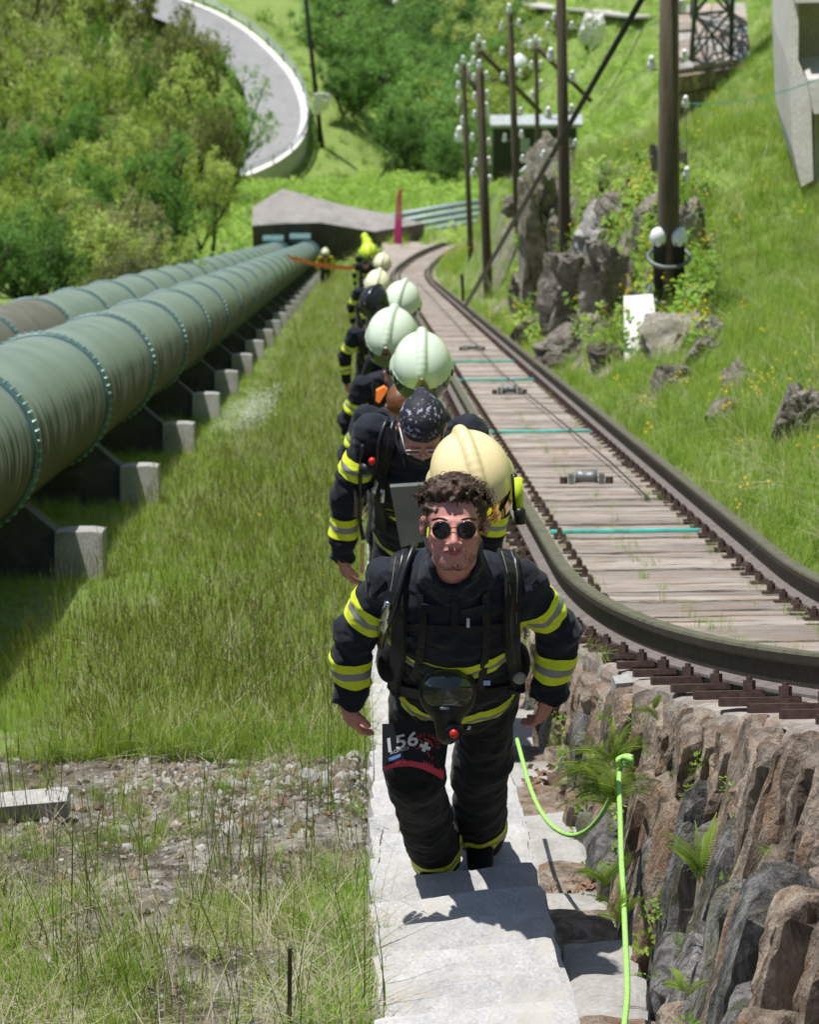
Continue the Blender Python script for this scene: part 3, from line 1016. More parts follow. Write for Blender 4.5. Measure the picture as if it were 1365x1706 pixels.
# pale path across the upper slope
pp = [hit_ground(a, b) for a, b in ((760, -6), (830, 2), (880, 10), (930, 18), (985, 22), (1040, 30), (1085, 34))]
pp = [p for p in pp if p is not None]
if len(pp) > 3:
    pp = crom(pp, 4); m = MB()
    m.ribbon([p + Vector((0, 0, .3)) for p in pp], 3.0, .25, [(0, 0, 1)] * len(pp))
    o = m.build('path', concrete_lt); o['kind'] = 'structure'

rk = random.Random(11)
RL = ['mossy dark stone', 'jagged grey stone', 'cracked brown stone', 'small pale stone']
RW = [(882, 560, 50), (920, 600, 44), (985, 560, 60), (1005, 600, 50), (1060, 440, 70), (1075, 520, 60), (940, 400, 60), (880, 340, 50), (1160, 520, 70), (1190, 560, 50), (1170, 600, 60), (1060, 330, 45), (1130, 250, 40), (975, 440, 60), (870, 500, 60), (1120, 640, 70), (830, 560, 30), (1240, 640, 60), (1015, 300, 36), (1200, 700, 50)]
RD = ['at the rail beneath the tallest rock face', 'lowest at the rail side', 'under the second thickest pole', 'left of the white wedge foot', 'behind the white wedge, left of the pole', 'touching the white wedge top', 'behind the tallest rock face', 'above the tallest rock face by the steep pipes', 'right of the thickest pole foot', 'farther right of the thickest pole foot', 'below the thickest pole, in the grass', 'above the rounded boulder', 'topmost behind the thickest pole', 'between the rounded boulder and the pole rock', 'at the left foot of the tallest face', 'in the grass below the white wedge', 'alone beside the right rail', 'in the open grass right of the outcrop', 'on the grass shelf above the boulder', 'in the grass above the right rail']
for i, (a, b, s0) in enumerate(RW):
    rock('rock_outcrop', a, b, 45, s0, s0 * rk.uniform(.6, 1.5), RL[i % 3 if i != 16 else 3] + ' ' + RD[i], rk.randrange(6), rk.uniform(.8, 1.5), rk.uniform(0, 6), None, GR)
# white concrete wedge
zw = (hit_ground(1048, 602) - CAMP).dot(CF)
V = [at(1040, 493, zw + .62), at(1088, 490, zw + .60), at(1096, 548, zw + .28), at(1052, 596, zw), at(1041, 608, zw - .02)]
V += [v + Vector((.04, .35, -.6)) for v in V]
n = 5
tag(part('concrete_wedge', V, [tuple(range(n)), tuple(range(2 * n - 1, n - 1, -1))] + [(i, i + n, (i + 1) % n + n, (i + 1) % n) for i in range(n)], whitecon, None, False),
    'white concrete wedge standing left of the thickest pole foot', 'concrete block')

# ------------------------------------------------------------------ poles
def pole(name, base, topx, z, rpx, label, ins=(), mat=None, grp='wooden poles beside the track'):
    (bx, by), (tx, ty) = base, topx
    hz_ = hit_ground(bx, by)
    if hz_ is not None and (hz_ - CAMP).dot(CF) < 130: z = (hz_ - CAMP).dot(CF)
    b = at(bx, by, z); s = z / FP
    up = (by - ty) * s
    t_ = at(tx, ty, z - up * math.tan(PITCH) / (1 + up / z * math.tan(PITCH)))
    g = thing(name, b, label, 'pole', grp)
    gd = drop(b); foot = min(1.2, 1.2) if hz_ is not None and (gd - b).length < 1.5 else (b.z - gd.z) + .5
    m = MB(); m.tube([b - (t_ - b).normalized() * foot, b, t_], [rpx * s * 1.1, rpx * s * 1.08, rpx * s * .8], 14)
    m.build('shaft', mat or woodpole, g, True)
    for q in ins:
        px, py = q[0], q[1]; big = q[2] if len(q) > 2 else 1
        f = (by - py) / max(1, (by - ty)); f = min(max(f, 0), 1)
        pc = b.lerp(t_, f); zz = (pc - CAMP).dot(CF); ss = zz / FP
        p = at(px, py, zz)
        r_ = 4.6 * ss * big
        m = MB()
        m.tube([p - Vector((0, 0, r_ * 1.5)), p - Vector((0, 0, r_ * 1.3)), p + Vector((0, 0, r_ * .1)), p + Vector((0, 0, r_ * .5)), p + Vector((0, 0, r_ * .9)), p + Vector((0, 0, r_ * 1.6))], [r_ * .75, r_ * 1.0, r_ * .85, r_ * .5, r_ * .75, r_ * .35], 10)
        o = m.build('insulator', porcelain, g, True)
        if (p - pc).length > r_ * 2:
            m = MB(); m.tube([pc, Vector((p.x, p.y, p.z - r_ * 2)), p - Vector((0, 0, r_))], .9 * ss, 5); m.build('bracket', darksteel, g)
    return g, b, t_
pA = pole('utility_pole', (1114, 525), (1116, -90), 45, 18, 'thickest brown wooden pole, clamped between two short steel posts', [(1086, 104, 1.7), (1141, 92, 1.5), (1137, 8, 1.8), (1143, 169, 1.5), (1145, 288, 1.6)])
pB = pole('utility_pole', (943, 470), (934, -90), 62, 9.5, 'second thickest wooden pole, rising from the grey rock face', [(918, 90, 1.6), (913, 43), (924, 28), (953, 42), (954, 126, 1.3), (953, 181, 1.2), (914, 187, 1.4), (906, 257, 1.1), (959, 238)])
pC = pole('utility_pole', (864, 392), (850, 22), 98, 6, 'wooden pole with white insulator cap, just right of the twin poles', [(849, 14, 1.2), (836, 43), (865, 38), (837, 85), (838, 127), (867, 122), (868, 185), (869, 223), (871, 264), (841, 229), (867, 323, 1.1)])
pD = pole('utility_pole', (814, 496), (800, 116), 68, 7.5, 'wooden pole standing in grass just behind the right rail', [(799, 107, 1.2), (790, 128, .9), (811, 125), (812, 156), (811, 177), (813, 188), (791, 160), (791, 190), (815, 236), (815, 267), (816, 298), (793, 270), (788, 287)])
pE = pole('utility_pole', (785, 428), (772, 107), 110, 4.6, 'leftmost thin wooden pole of the row', [(772, 99), (762, 115), (764, 142), (764, 167), (771, 200), (766, 223, 1.9), (782, 112), (787, 228)])
pF = pole('utility_pole', (897, 270), (893, 74), 120, 4, 'short thin pole that carries the white lamp', [(893, 65), (884, 74), (900, 71), (886, 108), (901, 107), (902, 139), (887, 158)])
pG = pole('utility_pole', (803, 330), (798, 72), 130, 4, 'thin pole whose top shows just above the pole in the grass', [(798, 64), (789, 78), (807, 75), (789, 100)])
# clamp posts at the thickest pole
zA = (pA[1] - CAMP).dot(CF)
for sx, cx in ((-1, 1097), (1, 1133)):
    z = zA
    a = at(cx - 1 * sx, 528, z + .05); b = at(cx, 396, z - .75)
    m = MB(); m.box((a + b) / 2, .10, .16, (b - a).length, ((Vector((1, 0, 0))), (b - a).normalized().cross(Vector((1, 0, 0))), (b - a).normalized()))
    m.build('clamp_post', darksteel, pA[0])
    m = MB(); m.sphere(b, .10, 12, 8, (.9, .9, 1.2)); m.build('post_cap', porcelain, pA[0], True)
for py in (428, 488):
    m = MB(); c = at(1115, py, zA - .1 - (525 - py) * .0051); 
    ring = [c + Vector((.22 * math.cos(a), .2 * math.sin(a), 0)) for a in np.linspace(0, 2 * math.pi, 21)]
    m.tube(ring, .022, 6, False); m.build('clamp_band', greysteel, pA[0], True)
# lamp
lz = (pF[2] - CAMP).dot(CF); ss = lz / FP
m = MB(); m.tube([at(893, 70, lz), at(885, 66, lz), at(875, 70, lz), at(867, 78, lz), at(866, 90, lz)], 1.2 * ss, 6); m.build('lamp_arm', galv, pF[0], True)
c = at(866, 100, lz); r_ = 14.5 * ss
m = MB(); m.tube([c - Vector((0, 0, r_ * .5)), c - Vector((0, 0, r_ * .3)), c + Vector((0, 0, r_ * .1)), c + Vector((0, 0, r_ * .5)), c + Vector((0, 0, r_ * .8))], [r_, r_ * 1.0, r_ * .85, r_ * .5, r_ * .12], 20); m.build('lamp_shade', porcelain, pF[0], True)
# braces, stay and mast
def rod(name, pts, r_, label, cat, mat=darksteel, grp=None):
    m = MB(); m.tube(pts, r_, 8); return tag(m.build(name, mat, None, True), label, cat, grp)
rod('timber_brace', [at(800, 84, 100), at(900, 186, 104)], .075, 'slanting timber brace crossing behind the white capped pole', 'brace', woodpole, 'slanting timber braces')
rod('timber_brace', [at(895, 79, 110), at(985, 168, 112)], .075, 'slanting timber brace running down right behind the second thickest pole', 'brace', woodpole, 'slanting timber braces')
rod('timber_brace', [at(773, 112, 104), at(798, 158, 104)], .075, 'short slanting timber brace at the top of the leftmost pole', 'brace', woodpole, 'slanting timber braces')
rod('stay_rod', [at(1078, -16, 40), at(777, 508, 64)], .035, 'long dark stay running diagonally from top right down to the rail', 'stay')
rod('stay_post', [at(772, 500, 64.5), at(770, 458, 64)], .03, 'small dark stake at the foot of the diagonal stay', 'post')
mb = hit_ground(536, 244) or at(536, 244, 330)
mz = (mb - CAMP).dot(CF); ss = mz / FP
rod('mast', [mb - Vector((0, 0, 1)), mb, mb.lerp(at(505, -40, mz - 9), .1), at(505, -40, mz - 9)], [6 * ss, 5.5 * ss, 4 * ss, 3.2 * ss], 'thin leaning dark mast right of the hairpin road', 'mast')
sb = hit_ground(626, 308)
rod('metal_rod', [sb, at(653, 265, (sb - CAMP).dot(CF) - 1.5)], 1.4 * ss, 'thin dark rod stuck in the bank above the concrete block', 'rod')
# wires
def wire(a, b, sag, r_, label, mat=galv):
    pts = [a.lerp(b, i / 16) - Vector((0, 0, sag * 4 * (i / 16) * (1 - i / 16))) for i in range(17)]
    m = MB(); m.tube(pts, r_, 4, False); tag(m.build('wire', mat), label, 'wire', 'wires strung along the poles')
wire(at(1143, 172, 43), at(1146, 290, 43.6), .0, .010, 'pale wire hanging between the two insulators right of the thickest pole')
wire(at(1146, 292, 43.6), at(1162, 520, 44.4), .0, .014, 'pale cable dropping from the lowest insulator to the grass beside the thickest pole')
wire(at(1146, 172, 43), at(1400, 118, 34), .12, .006, 'thin wire sagging right from the thickest pole across the grass', teal)
wire(at(953, 42, 58), at(1137, 10, 42), .3, .007, 'thin wire from the second thickest pole to the thickest pole, uppermost')
wire(at(924, 28, 58), at(700, -30, 38), .3, .007, 'thin wire leaving the second thickest pole towards the upper left')
wire(at(954, 126, 58), at(1086, 104, 42), .3, .006, 'thin wire between the two thickest poles, lower one')
wire(at(865, 38, 94), at(953, 42, 58), .4, .009, 'thin wire from the white capped pole to the second thickest pole')
wire(at(811, 125, 66), at(868, 185, 94), .2, .009, 'thin wire between the grass pole and the white capped pole')
wire(at(1075, 40, 60), at(985, 190, 90), .2, .010, 'thin dark wire parallel to the diagonal stay', darksteel)

# ------------------------------------------------------------------ pylon on a stone plinth
pb = hit_ground(1190, 160) or at(1190, 160, 170)
zp = (pb - CAMP).dot(CF) ; ss = zp / FP
Ht = at(1190, 110, zp - .5).z
cs = [at_h(1126, 117, Ht), at_h(1252, 98, Ht), at_h(1243, 4, Ht), at_h(1129, 10, Ht)]
g = thing('stone_plinth', sum(cs, Vector()) / 4, 'square rubble stone plinth under the green lattice pylon', 'plinth')
V = [c - Vector((0, 0, .1)) for c in cs] + [Vector((c.x, c.y, Ht - 5)) for c in cs]
part('plinth_body', V, [(0, 1, 2, 3), (1, 0, 4, 5), (2, 1, 5, 6), (3, 2, 6, 7), (0, 3, 7, 4)], wallrock, g, False)
for i in range(4):
    for j in range(7):
        f0, f1 = (i + random.uniform(-.04, .04)) / 4, (i + 1) / 4
        q0, q1 = j / 7, (j + 1) / 7
        def bl(a, b): return cs[0].lerp(cs[1], a).lerp(cs[3].lerp(cs[2], a), b)
        a, b, c, d = bl(max(0, f0) + .006, q0 + .006), bl(f1 - .006, q0 + .006), bl(f1 - .006, q1 - .006), bl(max(0, f0) + .006, q1 - .006)
        h = Vector((0, 0, random.uniform(.0, .09)))
        V = [v - Vector((0, 0, .12)) for v in (a, b, c, d)] + [v + h for v in (a, b, c, d)]
        part('stone', V, [(4, 5, 6, 7), (0, 1, 5, 4), (1, 2, 6, 5), (2, 3, 7, 6), (3, 0, 4, 7)], caprock if (i + j) % 3 else concrete, g, False)
for k in range(26):     # front face stones
    i, j = k % 9, k // 9
    a = cs[0].lerp(cs[1], (i + .03) / 9); b = cs[0].lerp(cs[1], (i + .97) / 9)
    z0 = Ht - .15 - j * .62
    dn = Vector((0, 0, -.56)); out = Vector((0, -.10 - random.random() * .1, 0))
    V = [a, b, b + dn, a + dn]; V = [Vector((v.x, v.y, v.z - Ht + z0)) for v in V]; V2 = [v + out for v in V]
    part('stone', V2 + V, [(3, 2, 1, 0), (0, 1, 5, 4), (1, 2, 6, 5), (2, 3, 7, 6), (3, 0, 4, 7)], wallrock, g, False)
g = thing('lattice_pylon', g.location, 'dark green steel lattice pylon standing on the stone plinth', 'pylon')
pyl = simple('pylon_green', (.055, .075, .065), .5, .3, sc=6)
pf = [at_h(1152, 100, Ht), at_h(1218, 92, Ht), at_h(1213, 20, Ht), at_h(1153, 26, Ht)]
cc = sum(pf, Vector()) / 4
tp = [p.lerp(cc, .35) + Vector((0, 0, 9)) for p in pf]
for a, b in zip(pf, tp):
    m = MB(); m.tube([a, b], .09, 4); m.build('leg', pyl, g)
for lev in range(6):
    f0, f1 = lev / 6, (lev + 1) / 6
    for i in range(4):
        a0, b0 = pf[i].lerp(tp[i], f0), pf[(i + 1) % 4].lerp(tp[(i + 1) % 4], f0)
        a1, b1 = pf[i].lerp(tp[i], f1), pf[(i + 1) % 4].lerp(tp[(i + 1) % 4], f1)
        for a, b in ((a0, b1), (b0, a1), (a1, b1)):
            m = MB(); m.tube([a, b], .045, 4); m.build('brace', pyl, g)

# ------------------------------------------------------------------ concrete structure at the right edge
zc = (hit_ground(1340, 308) - CAMP).dot(CF) - .6
g = thing('concrete_structure', at(1345, 200, zc), 'tall beige concrete structure with a dark slot at the top right edge', 'concrete structure')
def prism(name, px, z, dep, mat, shift=Vector((0, 0, 0))):
    V = [at(a, b, z) + shift for a, b in px]; n = len(V)
    V += [v + Vector((0, dep * .8, -dep * .2)) for v in V]
    return part(name, V, [tuple(range(n)), tuple(range(2 * n - 1, n - 1, -1))] + [(i, i + n, (i + 1) % n + n, (i + 1) % n) for i in range(n)], mat, g, False)
prism('wing_wall', [(1325, -60), (1332, -60), (1331, 100), (1352, 150), (1356, 300), (1336, 312), (1322, 250), (1316, 110)], zc, 2.2, concrete_lt)
beige = stone_mat('beige_concrete', [(.30, .27, .22), (.40, .36, .30), (.44, .41, .35)], 1.5, fine=30, bump=.3, bd=.01, rnd=0)
prism('upper_panel', [(1329, 4), (1420, 2), (1420, 96), (1329, 98)], zc + .6, 1.2, beige)
prism('coping', [(1326, -8), (1420, -10), (1420, 3), (1326, 5)], zc - .3, 2.5, concrete_lt)
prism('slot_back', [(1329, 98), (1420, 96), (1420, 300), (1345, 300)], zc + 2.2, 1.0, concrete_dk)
prism('lower_panel', [(1347, 133), (1420, 128), (1420, 186), (1357, 190)], zc - .2, 1.6, concrete_lt)
prism('leg_panel', [(1357, 190), (1366, 190), (1366, 310), (1358, 310)], zc + .3, 1.2, concrete_lt)

# concrete kerb piece at left foreground
x0, u0, p0 = on_plane(60, 1282, .06)
Vb, Fb = rough_box(10, 3, 2, .012, 15, .05, 4)
o = put('kerb_stone', mesh_np('kerb_stone', Vb, Fb, concrete, False), None, S(-1.30, u0, -.075))
o.scale = (.42, .10, .07); o.rotation_euler = (-.15, -.06, .05)
tag(o, 'broken grey concrete kerb lying at the edge of the gravel, left foreground', 'kerb')

# ------------------------------------------------------------------ trees
def tree_mesh(seed, nleaf, spread, trunk_h, leaf):
    r = np.random.default_rng(seed)
    m = MB(); rr = random.Random(seed)
    tips = []
    def limb(p, d, L, r0, lev):
        pts = [p]; q = p.copy(); dd = d.copy()
        for k in range(4):
            dd = (dd + Vector((rr.uniform(-.22, .22), rr.uniform(-.22, .22), rr.uniform(-.05, .18)))).normalized()
            q = q + dd * (L / 4); pts.append(q.copy())
        m.tube(pts, [r0 * (1 - .18 * i) for i in range(5)], 6 if lev < 2 else 4, False)
        if lev < 3:
            for k in range(rr.choice([3, 4])):
                t_ = rr.choice([1, 2, 3, 4]); a = rr.uniform(0, 6.28)
                nd = (dd * .5 + Vector((math.cos(a), math.sin(a), rr.uniform(0, .7))) * .8).normalized()
                limb(pts[t_], nd, L * rr.uniform(.5, .75), r0 * .5, lev + 1)
        else: tips.append(q)
    for s in range(rr.choice([2, 3, 4])):
        a = rr.uniform(0, 6.28)
        limb(Vector((rr.uniform(-.04, .04), rr.uniform(-.04, .04), -.05)), Vector((math.cos(a) * spread * .5, math.sin(a) * spread * .5, 1)).normalized(), trunk_h, .028, 0)
    P = np.array([tuple(t) for t in tips])
    # scale so crown top is 1
    sc = 1.0 / P[:, 2].max()
    P *= sc
    tv = [(v[0] * sc, v[1] * sc, v[2] * sc) for v in m.v]
    ci = r.integers(0, len(P), nleaf)
    cs_ = r.uniform(.022, .060, len(P))
    C = P[ci] + r.normal(0, 1, (nleaf, 3)) * cs_[ci][:, None] * np.array([1, 1, .8])
    C[:, 2] = np.clip(C[:, 2], .02, None)
    n1 = r.normal(0, 1, (nleaf, 3)); n1[:, 2] = abs(n1[:, 2]) + .4; n1 /= np.linalg.norm(n1, axis=1)[:, None]
    a = np.cross(n1, r.normal(0, 1, (nleaf, 3))); a /= np.linalg.norm(a, axis=1)[:, None]
    b = np.cross(n1, a)
    s = leaf * r.uniform(.6, 1.3, (nleaf, 1))
    V = np.stack([C - a * s, C - b * s * .5, C + a * s, C + b * s * .5], 1).reshape(-1, 3)
    F = np.arange(nleaf * 4).reshape(-1, 4)
    return tv, m.f, V, F
leafY = leaf_material('leaves_yellow_green', [(.20, .27, .05), (.38, .48, .10), (.58, .66, .22)], .5)
leafG = leaf_material('leaves_green', [(.06, .15, .035), (.14, .30, .07), (.26, .45, .12)], .45)
leafB = leaf_material('leaves_brownish', [(.15, .15, .07), (.31, .31, .14), (.48, .50, .25)], .38)
variants = []
for k in range(7):
    tv, tf, V, F = tree_mesh(100 + k, 5200, 1.0 + .1 * k, .42, .021)
    variants.append((mesh_np('trunk', tv, tf, bark, True), [mesh_np('crown', V, F, mm, False) for mm in (leafY, leafG, leafB)]))
TREES = []
def tree(name, base, h, wd, k, mi, label, cat, grp):
    g = thing(name, base, label, cat, grp, random.uniform(0, 6.28))
    t_, cr = variants[k % 7]
    put('trunk', t_, g); put('crown', cr[mi], g)
    g.scale = (wd, wd, h)
    TREES.append(g); return g
def boundary(y):
    return np.interp(y, [-60, 0, 100, 170, 230, 290, 340, 420, 500], [270, 300, 400, 440, 445, 385, 375, 375, 300])
left_lab = {0: 'yellow green leafy bush', 1: 'fresh green leafy bush', 2: 'brownish sparse bush'}
def place_desc(px, py):
    v = 'at the very top' if py < 70 else 'high up' if py < 180 else 'half way up' if py < 300 else 'low down'
    h = 'at the left edge' if px < 70 else 'left of centre' if px < 200 else 'close to the road bend' if py < 300 else 'near the end of the pipes'
    return v, h
rt = random.Random(5)
cands = []
for gy in range(-40, 470, 52):
    for gx in range(-60, 470, 62):
        px = gx + rt.uniform(-26, 26); py = gy + rt.uniform(-22, 22)
        z = np.interp(py, [-60, 0, 120, 250, 330, 400, 470], [345, 320, 270, 190, 130, 95, 68]) * rt.uniform(.92, 1.04)
        rpx = rt.uniform(62, 92) * (1.15 if py > 300 else 1)
        if px + rpx * .62 > boundary(py): continue
        cands.append((px, py, z, rpx))
seen = {}
for i, (px, py, z, rpx) in enumerate(cands):
    c = at(px, py - rpx * .5, z)
    b = drop(c)
    h = c.z - b.z
    h = max(h, rpx * z / FP * 1.4)
    wd = rpx * z / FP * 1.5
    mi = rt.choice([0, 0, 0, 0, 2, 1]) if py > 60 else rt.choice([0, 2, 2])
    if px < 110 and py > 230: mi = rt.choice([1, 1, 0])
    lab = left_lab[mi]
    tree('bush' if h < 5 else 'tree', b, h, max(wd, h * .35), i, mi, lab, 'bush' if h < 5 else 'tree', 'trees and bushes left of the pipes'); TREES[-1]['q'] = (px, py)
for i in range(250):
    px = rt.uniform(520, 1110); py = rt.uniform(-90, 330)
    if i < 150: px = rt.uniform(545, 850)
    lim = np.interp(px, [520, 560, 640, 700, 760, 840, 900, 1000, 1110], [60, 180, 262, 315, 325, 300, 200, 120, 60])
    if py > lim: continue
    if px > 850 and rt.random() < .6: continue
    b = hit_ground(px, py)
    if b is None: continue
    z = (b - CAMP).dot(CF)
    hpx = rt.uniform(70, 120) if px < 850 else rt.uniform(40, 70)
    if any((b - t_.location).length < 2.2 and t_.location.x > -30 for t_ in TREES[len(cands):]): continue
    h = hpx * z / FP / math.cos(PITCH)
    mi = 1 if px < 800 or rt.random() < .5 else 0
    v = 'near the top' if py < 90 else 'in the middle' if py < 200 else 'at the lower edge'
    hz = 'beside the thin mast' if px < 600 else 'behind the column of people' if px < 720 else 'behind the wooden poles' if px < 860 else 'on the grassy slope above the hut'
    lab = 'dark green leafy tree' if mi == 1 else 'light green leafy tree'
    tree('tree', b - Vector((0, 0, .2)), h, h * rt.uniform(.75, 1.0), i, mi, lab, 'tree', 'trees of the wood across the valley'); TREES[-1]['q'] = (px, py)

# each tree's label says where in its wood it stands
ROWN = 'top second third fourth fifth sixth seventh eighth ninth tenth'.split()
for grp, tail, nrow in (('trees and bushes left of the pipes', 'row of the left thicket', 9), ('trees of the wood across the valley', 'row of the wood across the valley', 9)):
    T_ = sorted([t for t in TREES if t['group'] == grp], key=lambda t: t['q'][1])
    per = math.ceil(len(T_) / nrow)
    for r_i in range(nrow):
        row = sorted(T_[r_i * per:(r_i + 1) * per], key=lambda t: t['q'][0])
        for k, t in enumerate(row):
            t['label'] = '%s, %s from left in %s %s' % (t['label'], ORD[min(k, 29)], ROWN[r_i], tail)
for t in TREES: del t['q']

# ------------------------------------------------------------------ people
class Field:
    "a signed distance field on a grid; smooth unions; meshed with surface nets"
    def __init__(s, lo, hi, h):
        s.lo = np.array(lo, dtype=np.float32); s.h = h
        s.n = np.ceil((np.array(hi) - s.lo) / h).astype(int) + 1
        s.F = np.full(s.n, .2, dtype=np.float32)
    def sub(s, lo, hi):
        a = np.clip(np.floor((np.array(lo) - s.lo) / s.h).astype(int), 0, s.n - 1)
        b = np.clip(np.ceil((np.array(hi) - s.lo) / s.h).astype(int) + 1, 0, s.n)
        sl_ = tuple(slice(int(i), int(j)) for i, j in zip(a, b))
        ax = [s.lo[i] + s.h * np.arange(a[i], b[i], dtype=np.float32) for i in range(3)]
        P = np.stack(np.meshgrid(*ax, indexing='ij'), -1)
        return sl_, P
    def smin(s, sl_, d, k):
        A = s.F[sl_]
        if k <= 0: s.F[sl_] = np.minimum(A, d); return
        hh = np.clip(.5 + .5 * (A - d) / k, 0, 1)
        s.F[sl_] = A * (1 - hh) + d * hh - k * hh * (1 - hh)
    def cap(s, a, b, ra, rb, k=.03, flat=None):
        a = np.array(a, dtype=np.float32); b = np.array(b, dtype=np.float32)
        m = max(ra, rb) + k + .03
        sl_, P = s.sub(np.minimum(a, b) - m, np.maximum(a, b) + m)
        if P.size == 0: return
        ab = b - a; L2 = float(ab @ ab) + 1e-9
        t = np.clip(((P - a) @ ab) / L2, 0, 1)
        v = P - (a + t[..., None] * ab)
        if flat is not None:
            ax, f = flat; ax = np.array(ax, dtype=np.float32)
            v = v + (v @ ax)[..., None] * ax * (f - 1)
        d = np.sqrt((v ** 2).sum(-1)) - (ra + (rb - ra) * t)
        s.smin(sl_, d, k)
    def ell(s, c, r, axes=None, k=.02, neg=False):
        c = np.array(c, dtype=np.float32); r = np.array(r, dtype=np.float32)
        A = np.array(axes, dtype=np.float32) if axes is not None else np.eye(3, dtype=np.float32)
        m = float(r.max()) + k + .02
        sl_, P = s.sub(c - m, c + m)
        if P.size == 0: return
        q = ((P - c) @ A.T)
        k0 = np.sqrt(((q / r) ** 2).sum(-1)); k1 = np.sqrt(((q / (r * r)) ** 2).sum(-1)) + 1e-6
        d = k0 * (k0 - 1) / k1
        if neg:
            B = -s.F[sl_]
            hh = np.clip(.5 + .5 * (B - d) / max(k, 1e-4), 0, 1)
            s.F[sl_] = -(B * (1 - hh) + d * hh - k * hh * (1 - hh))
        else: s.smin(sl_, d, k)
    def cut(s, p, nrm, c=None, r=None):
        "removes what lies on the side of nrm, within r of c"
        nrm = np.array(Vector(nrm).normalized(), dtype=np.float32); p = np.array(p, dtype=np.float32)
        if c is None: sl_, P = s.sub(s.lo, s.lo + s.h * s.n)
        else: sl_, P = s.sub(np.array(c) - r, np.array(c) + r)
        d = (P - p) @ nrm
        s.F[sl_] = np.maximum(s.F[sl_], d)
    def grain(s, amp, scale, oct=3, offset=0.0):
        sl_, P = s.sub(s.lo, s.lo + s.h * s.n)
        m = np.abs(s.F) < .05
        Q = P[m] * np.array(scale, dtype=np.float32) + offset
        s.F[m] += amp * fbm(Q, oct)
    def mesh(s):
        F = s.F; I = F < 0
        nx, ny, nz = F.shape
        c = I[:-1, :-1, :-1].astype(np.int8)
        tot = np.zeros((nx - 1, ny - 1, nz - 1), dtype=np.int8)
        for i in (0, 1):
            for j in (0, 1):
                for k in (0, 1): tot += I[i:nx - 1 + i, j:ny - 1 + j, k:nz - 1 + k]
        cells = (tot > 0) & (tot < 8)
        ci = np.argwhere(cells)
        acc = np.zeros((len(ci), 3)); cnt = np.zeros(len(ci))
        for ax in range(3):
            o1, o2 = [a for a in range(3) if a != ax]
            for i in (0, 1):
                for j in (0, 1):
                    a = ci.copy(); a[:, o1] += i; a[:, o2] += j
                    b = a.copy(); b[:, ax] += 1
                    fa = F[a[:, 0], a[:, 1], a[:, 2]]; fb = F[b[:, 0], b[:, 1], b[:, 2]]
                    x = (fa < 0) != (fb < 0)
                    t = np.where(x, fa / np.where(np.abs(fa - fb) < 1e-12, 1, fa - fb), 0)
                    p = a.astype(float); p[:, ax] += t
                    acc[x] += p[x]; cnt[x] += 1
        V = acc / np.maximum(cnt, 1)[:, None] * s.h + s.lo
        vid = np.full(cells.shape, -1, dtype=np.int64); vid[cells] = np.arange(len(ci))
        quads = []
        for ax in range(3):
            o1, o2 = [(1, 2), (2, 0), (0, 1)][ax]
            sl0 = [slice(None)] * 3; sl1 = [slice(None)] * 3
            sl0[ax] = slice(0, -1); sl1[ax] = slice(1, None)
            a = I[tuple(sl0)]; b = I[tuple(sl1)]
            e = np.argwhere(a != b)
            ok = (e[:, o1] > 0) & (e[:, o2] > 0) & (e[:, o1] < F.shape[o1] - 1) & (e[:, o2] < F.shape[o2] - 1)
            e = e[ok]; ins = a[e[:, 0], e[:, 1], e[:, 2]]
            def g(d1, d2):
                q = e.copy(); q[:, o1] += d1; q[:, o2] += d2
                return vid[q[:, 0], q[:, 1], q[:, 2]]
            Q = np.stack([g(-1, -1), g(0, -1), g(0, 0), g(-1, 0)], -1)
            Q[~ins] = Q[~ins][:, ::-1]
            quads.append(Q)
        return V, np.concatenate(quads)


def A3(v): return np.array(tuple(v), dtype=np.float32)
def unit(v): return Vector(v).normalized()

# cloth and gear materials
def cloth_mat(name, c, var=.3, rough=.85, weave=260, wr=.35):
    t = NT(name); co = t.world()
    a = t.noise(co, 7, 5, .6, .4); b = t.noise(co, weave, 2)
    cc = t.ramp(a, [(.3, tuple(v * (1 - var) for v in c)), (.7, tuple(v * (1 + var) for v in c))])
    t.set(cc, rough, 0, .25)
    t.b.inputs['Sheen Weight'].default_value = .08
    b1 = t.bump(a, wr, .03)
    t.bump(b, .15, .001, b1)
    return t.m
navy = cloth_mat('turnout_cloth', (.0105, .014, .022))
blackcloth = cloth_mat('black_cloth', (.008, .009, .012))
strapm = cloth_mat('strap_webbing', (.009, .009, .011), .2, .6, 400, .1)
hosem = simple('rubber_hose', (.014, .015, .018), .35, 0, sc=20, bump=0, spec=.5)
blackpl = simple('black_plastic', (.010, .011, .012), .4, 0, sc=20, bump=0)
chrome = simple('chrome_fitting', (.55, .54, .52), .22, 1, sc=20, bump=0, var=.1)
gunmetal = simple('brass_fitting', (.14, .11, .08), .35, .7, sc=60, bump=0)
redm = simple('red_button', (.55, .02, .012), .4, 0, bump=0, var=.1)
orangem = simple('orange_tag', (.85, .20, .02), .5, 0, bump=0, var=.1)
yellowm = simple('yellow_plastic', (.62, .80, .03), .45, 0, bump=0, var=.1)
fluo = simple('fluorescent_yellow', (.74, .84, .02), .75, 0, sc=60, var=.10, bump=.2, bd=.001)
fluo.node_tree.nodes['Principled BSDF'].inputs['Sheen Weight'].default_value = .1
silver = simple('silver_reflective', (.27, .28, .27), .55, .1, sc=60, var=.1, bump=.1, bd=.001)
goldm = simple('gold_visor', (.80, .56, .16), .10, 1, sc=6, var=.05, bump=0)
visorm = simple('mask_lens', (.05, .055, .035), .08, 0, sc=6, var=.2, bump=0, spec=.8)
hairm = simple('brown_hair', (.060, .036, .024), .45, 0, sc=90, var=.5, bump=.4, bd=.004, spec=.3)
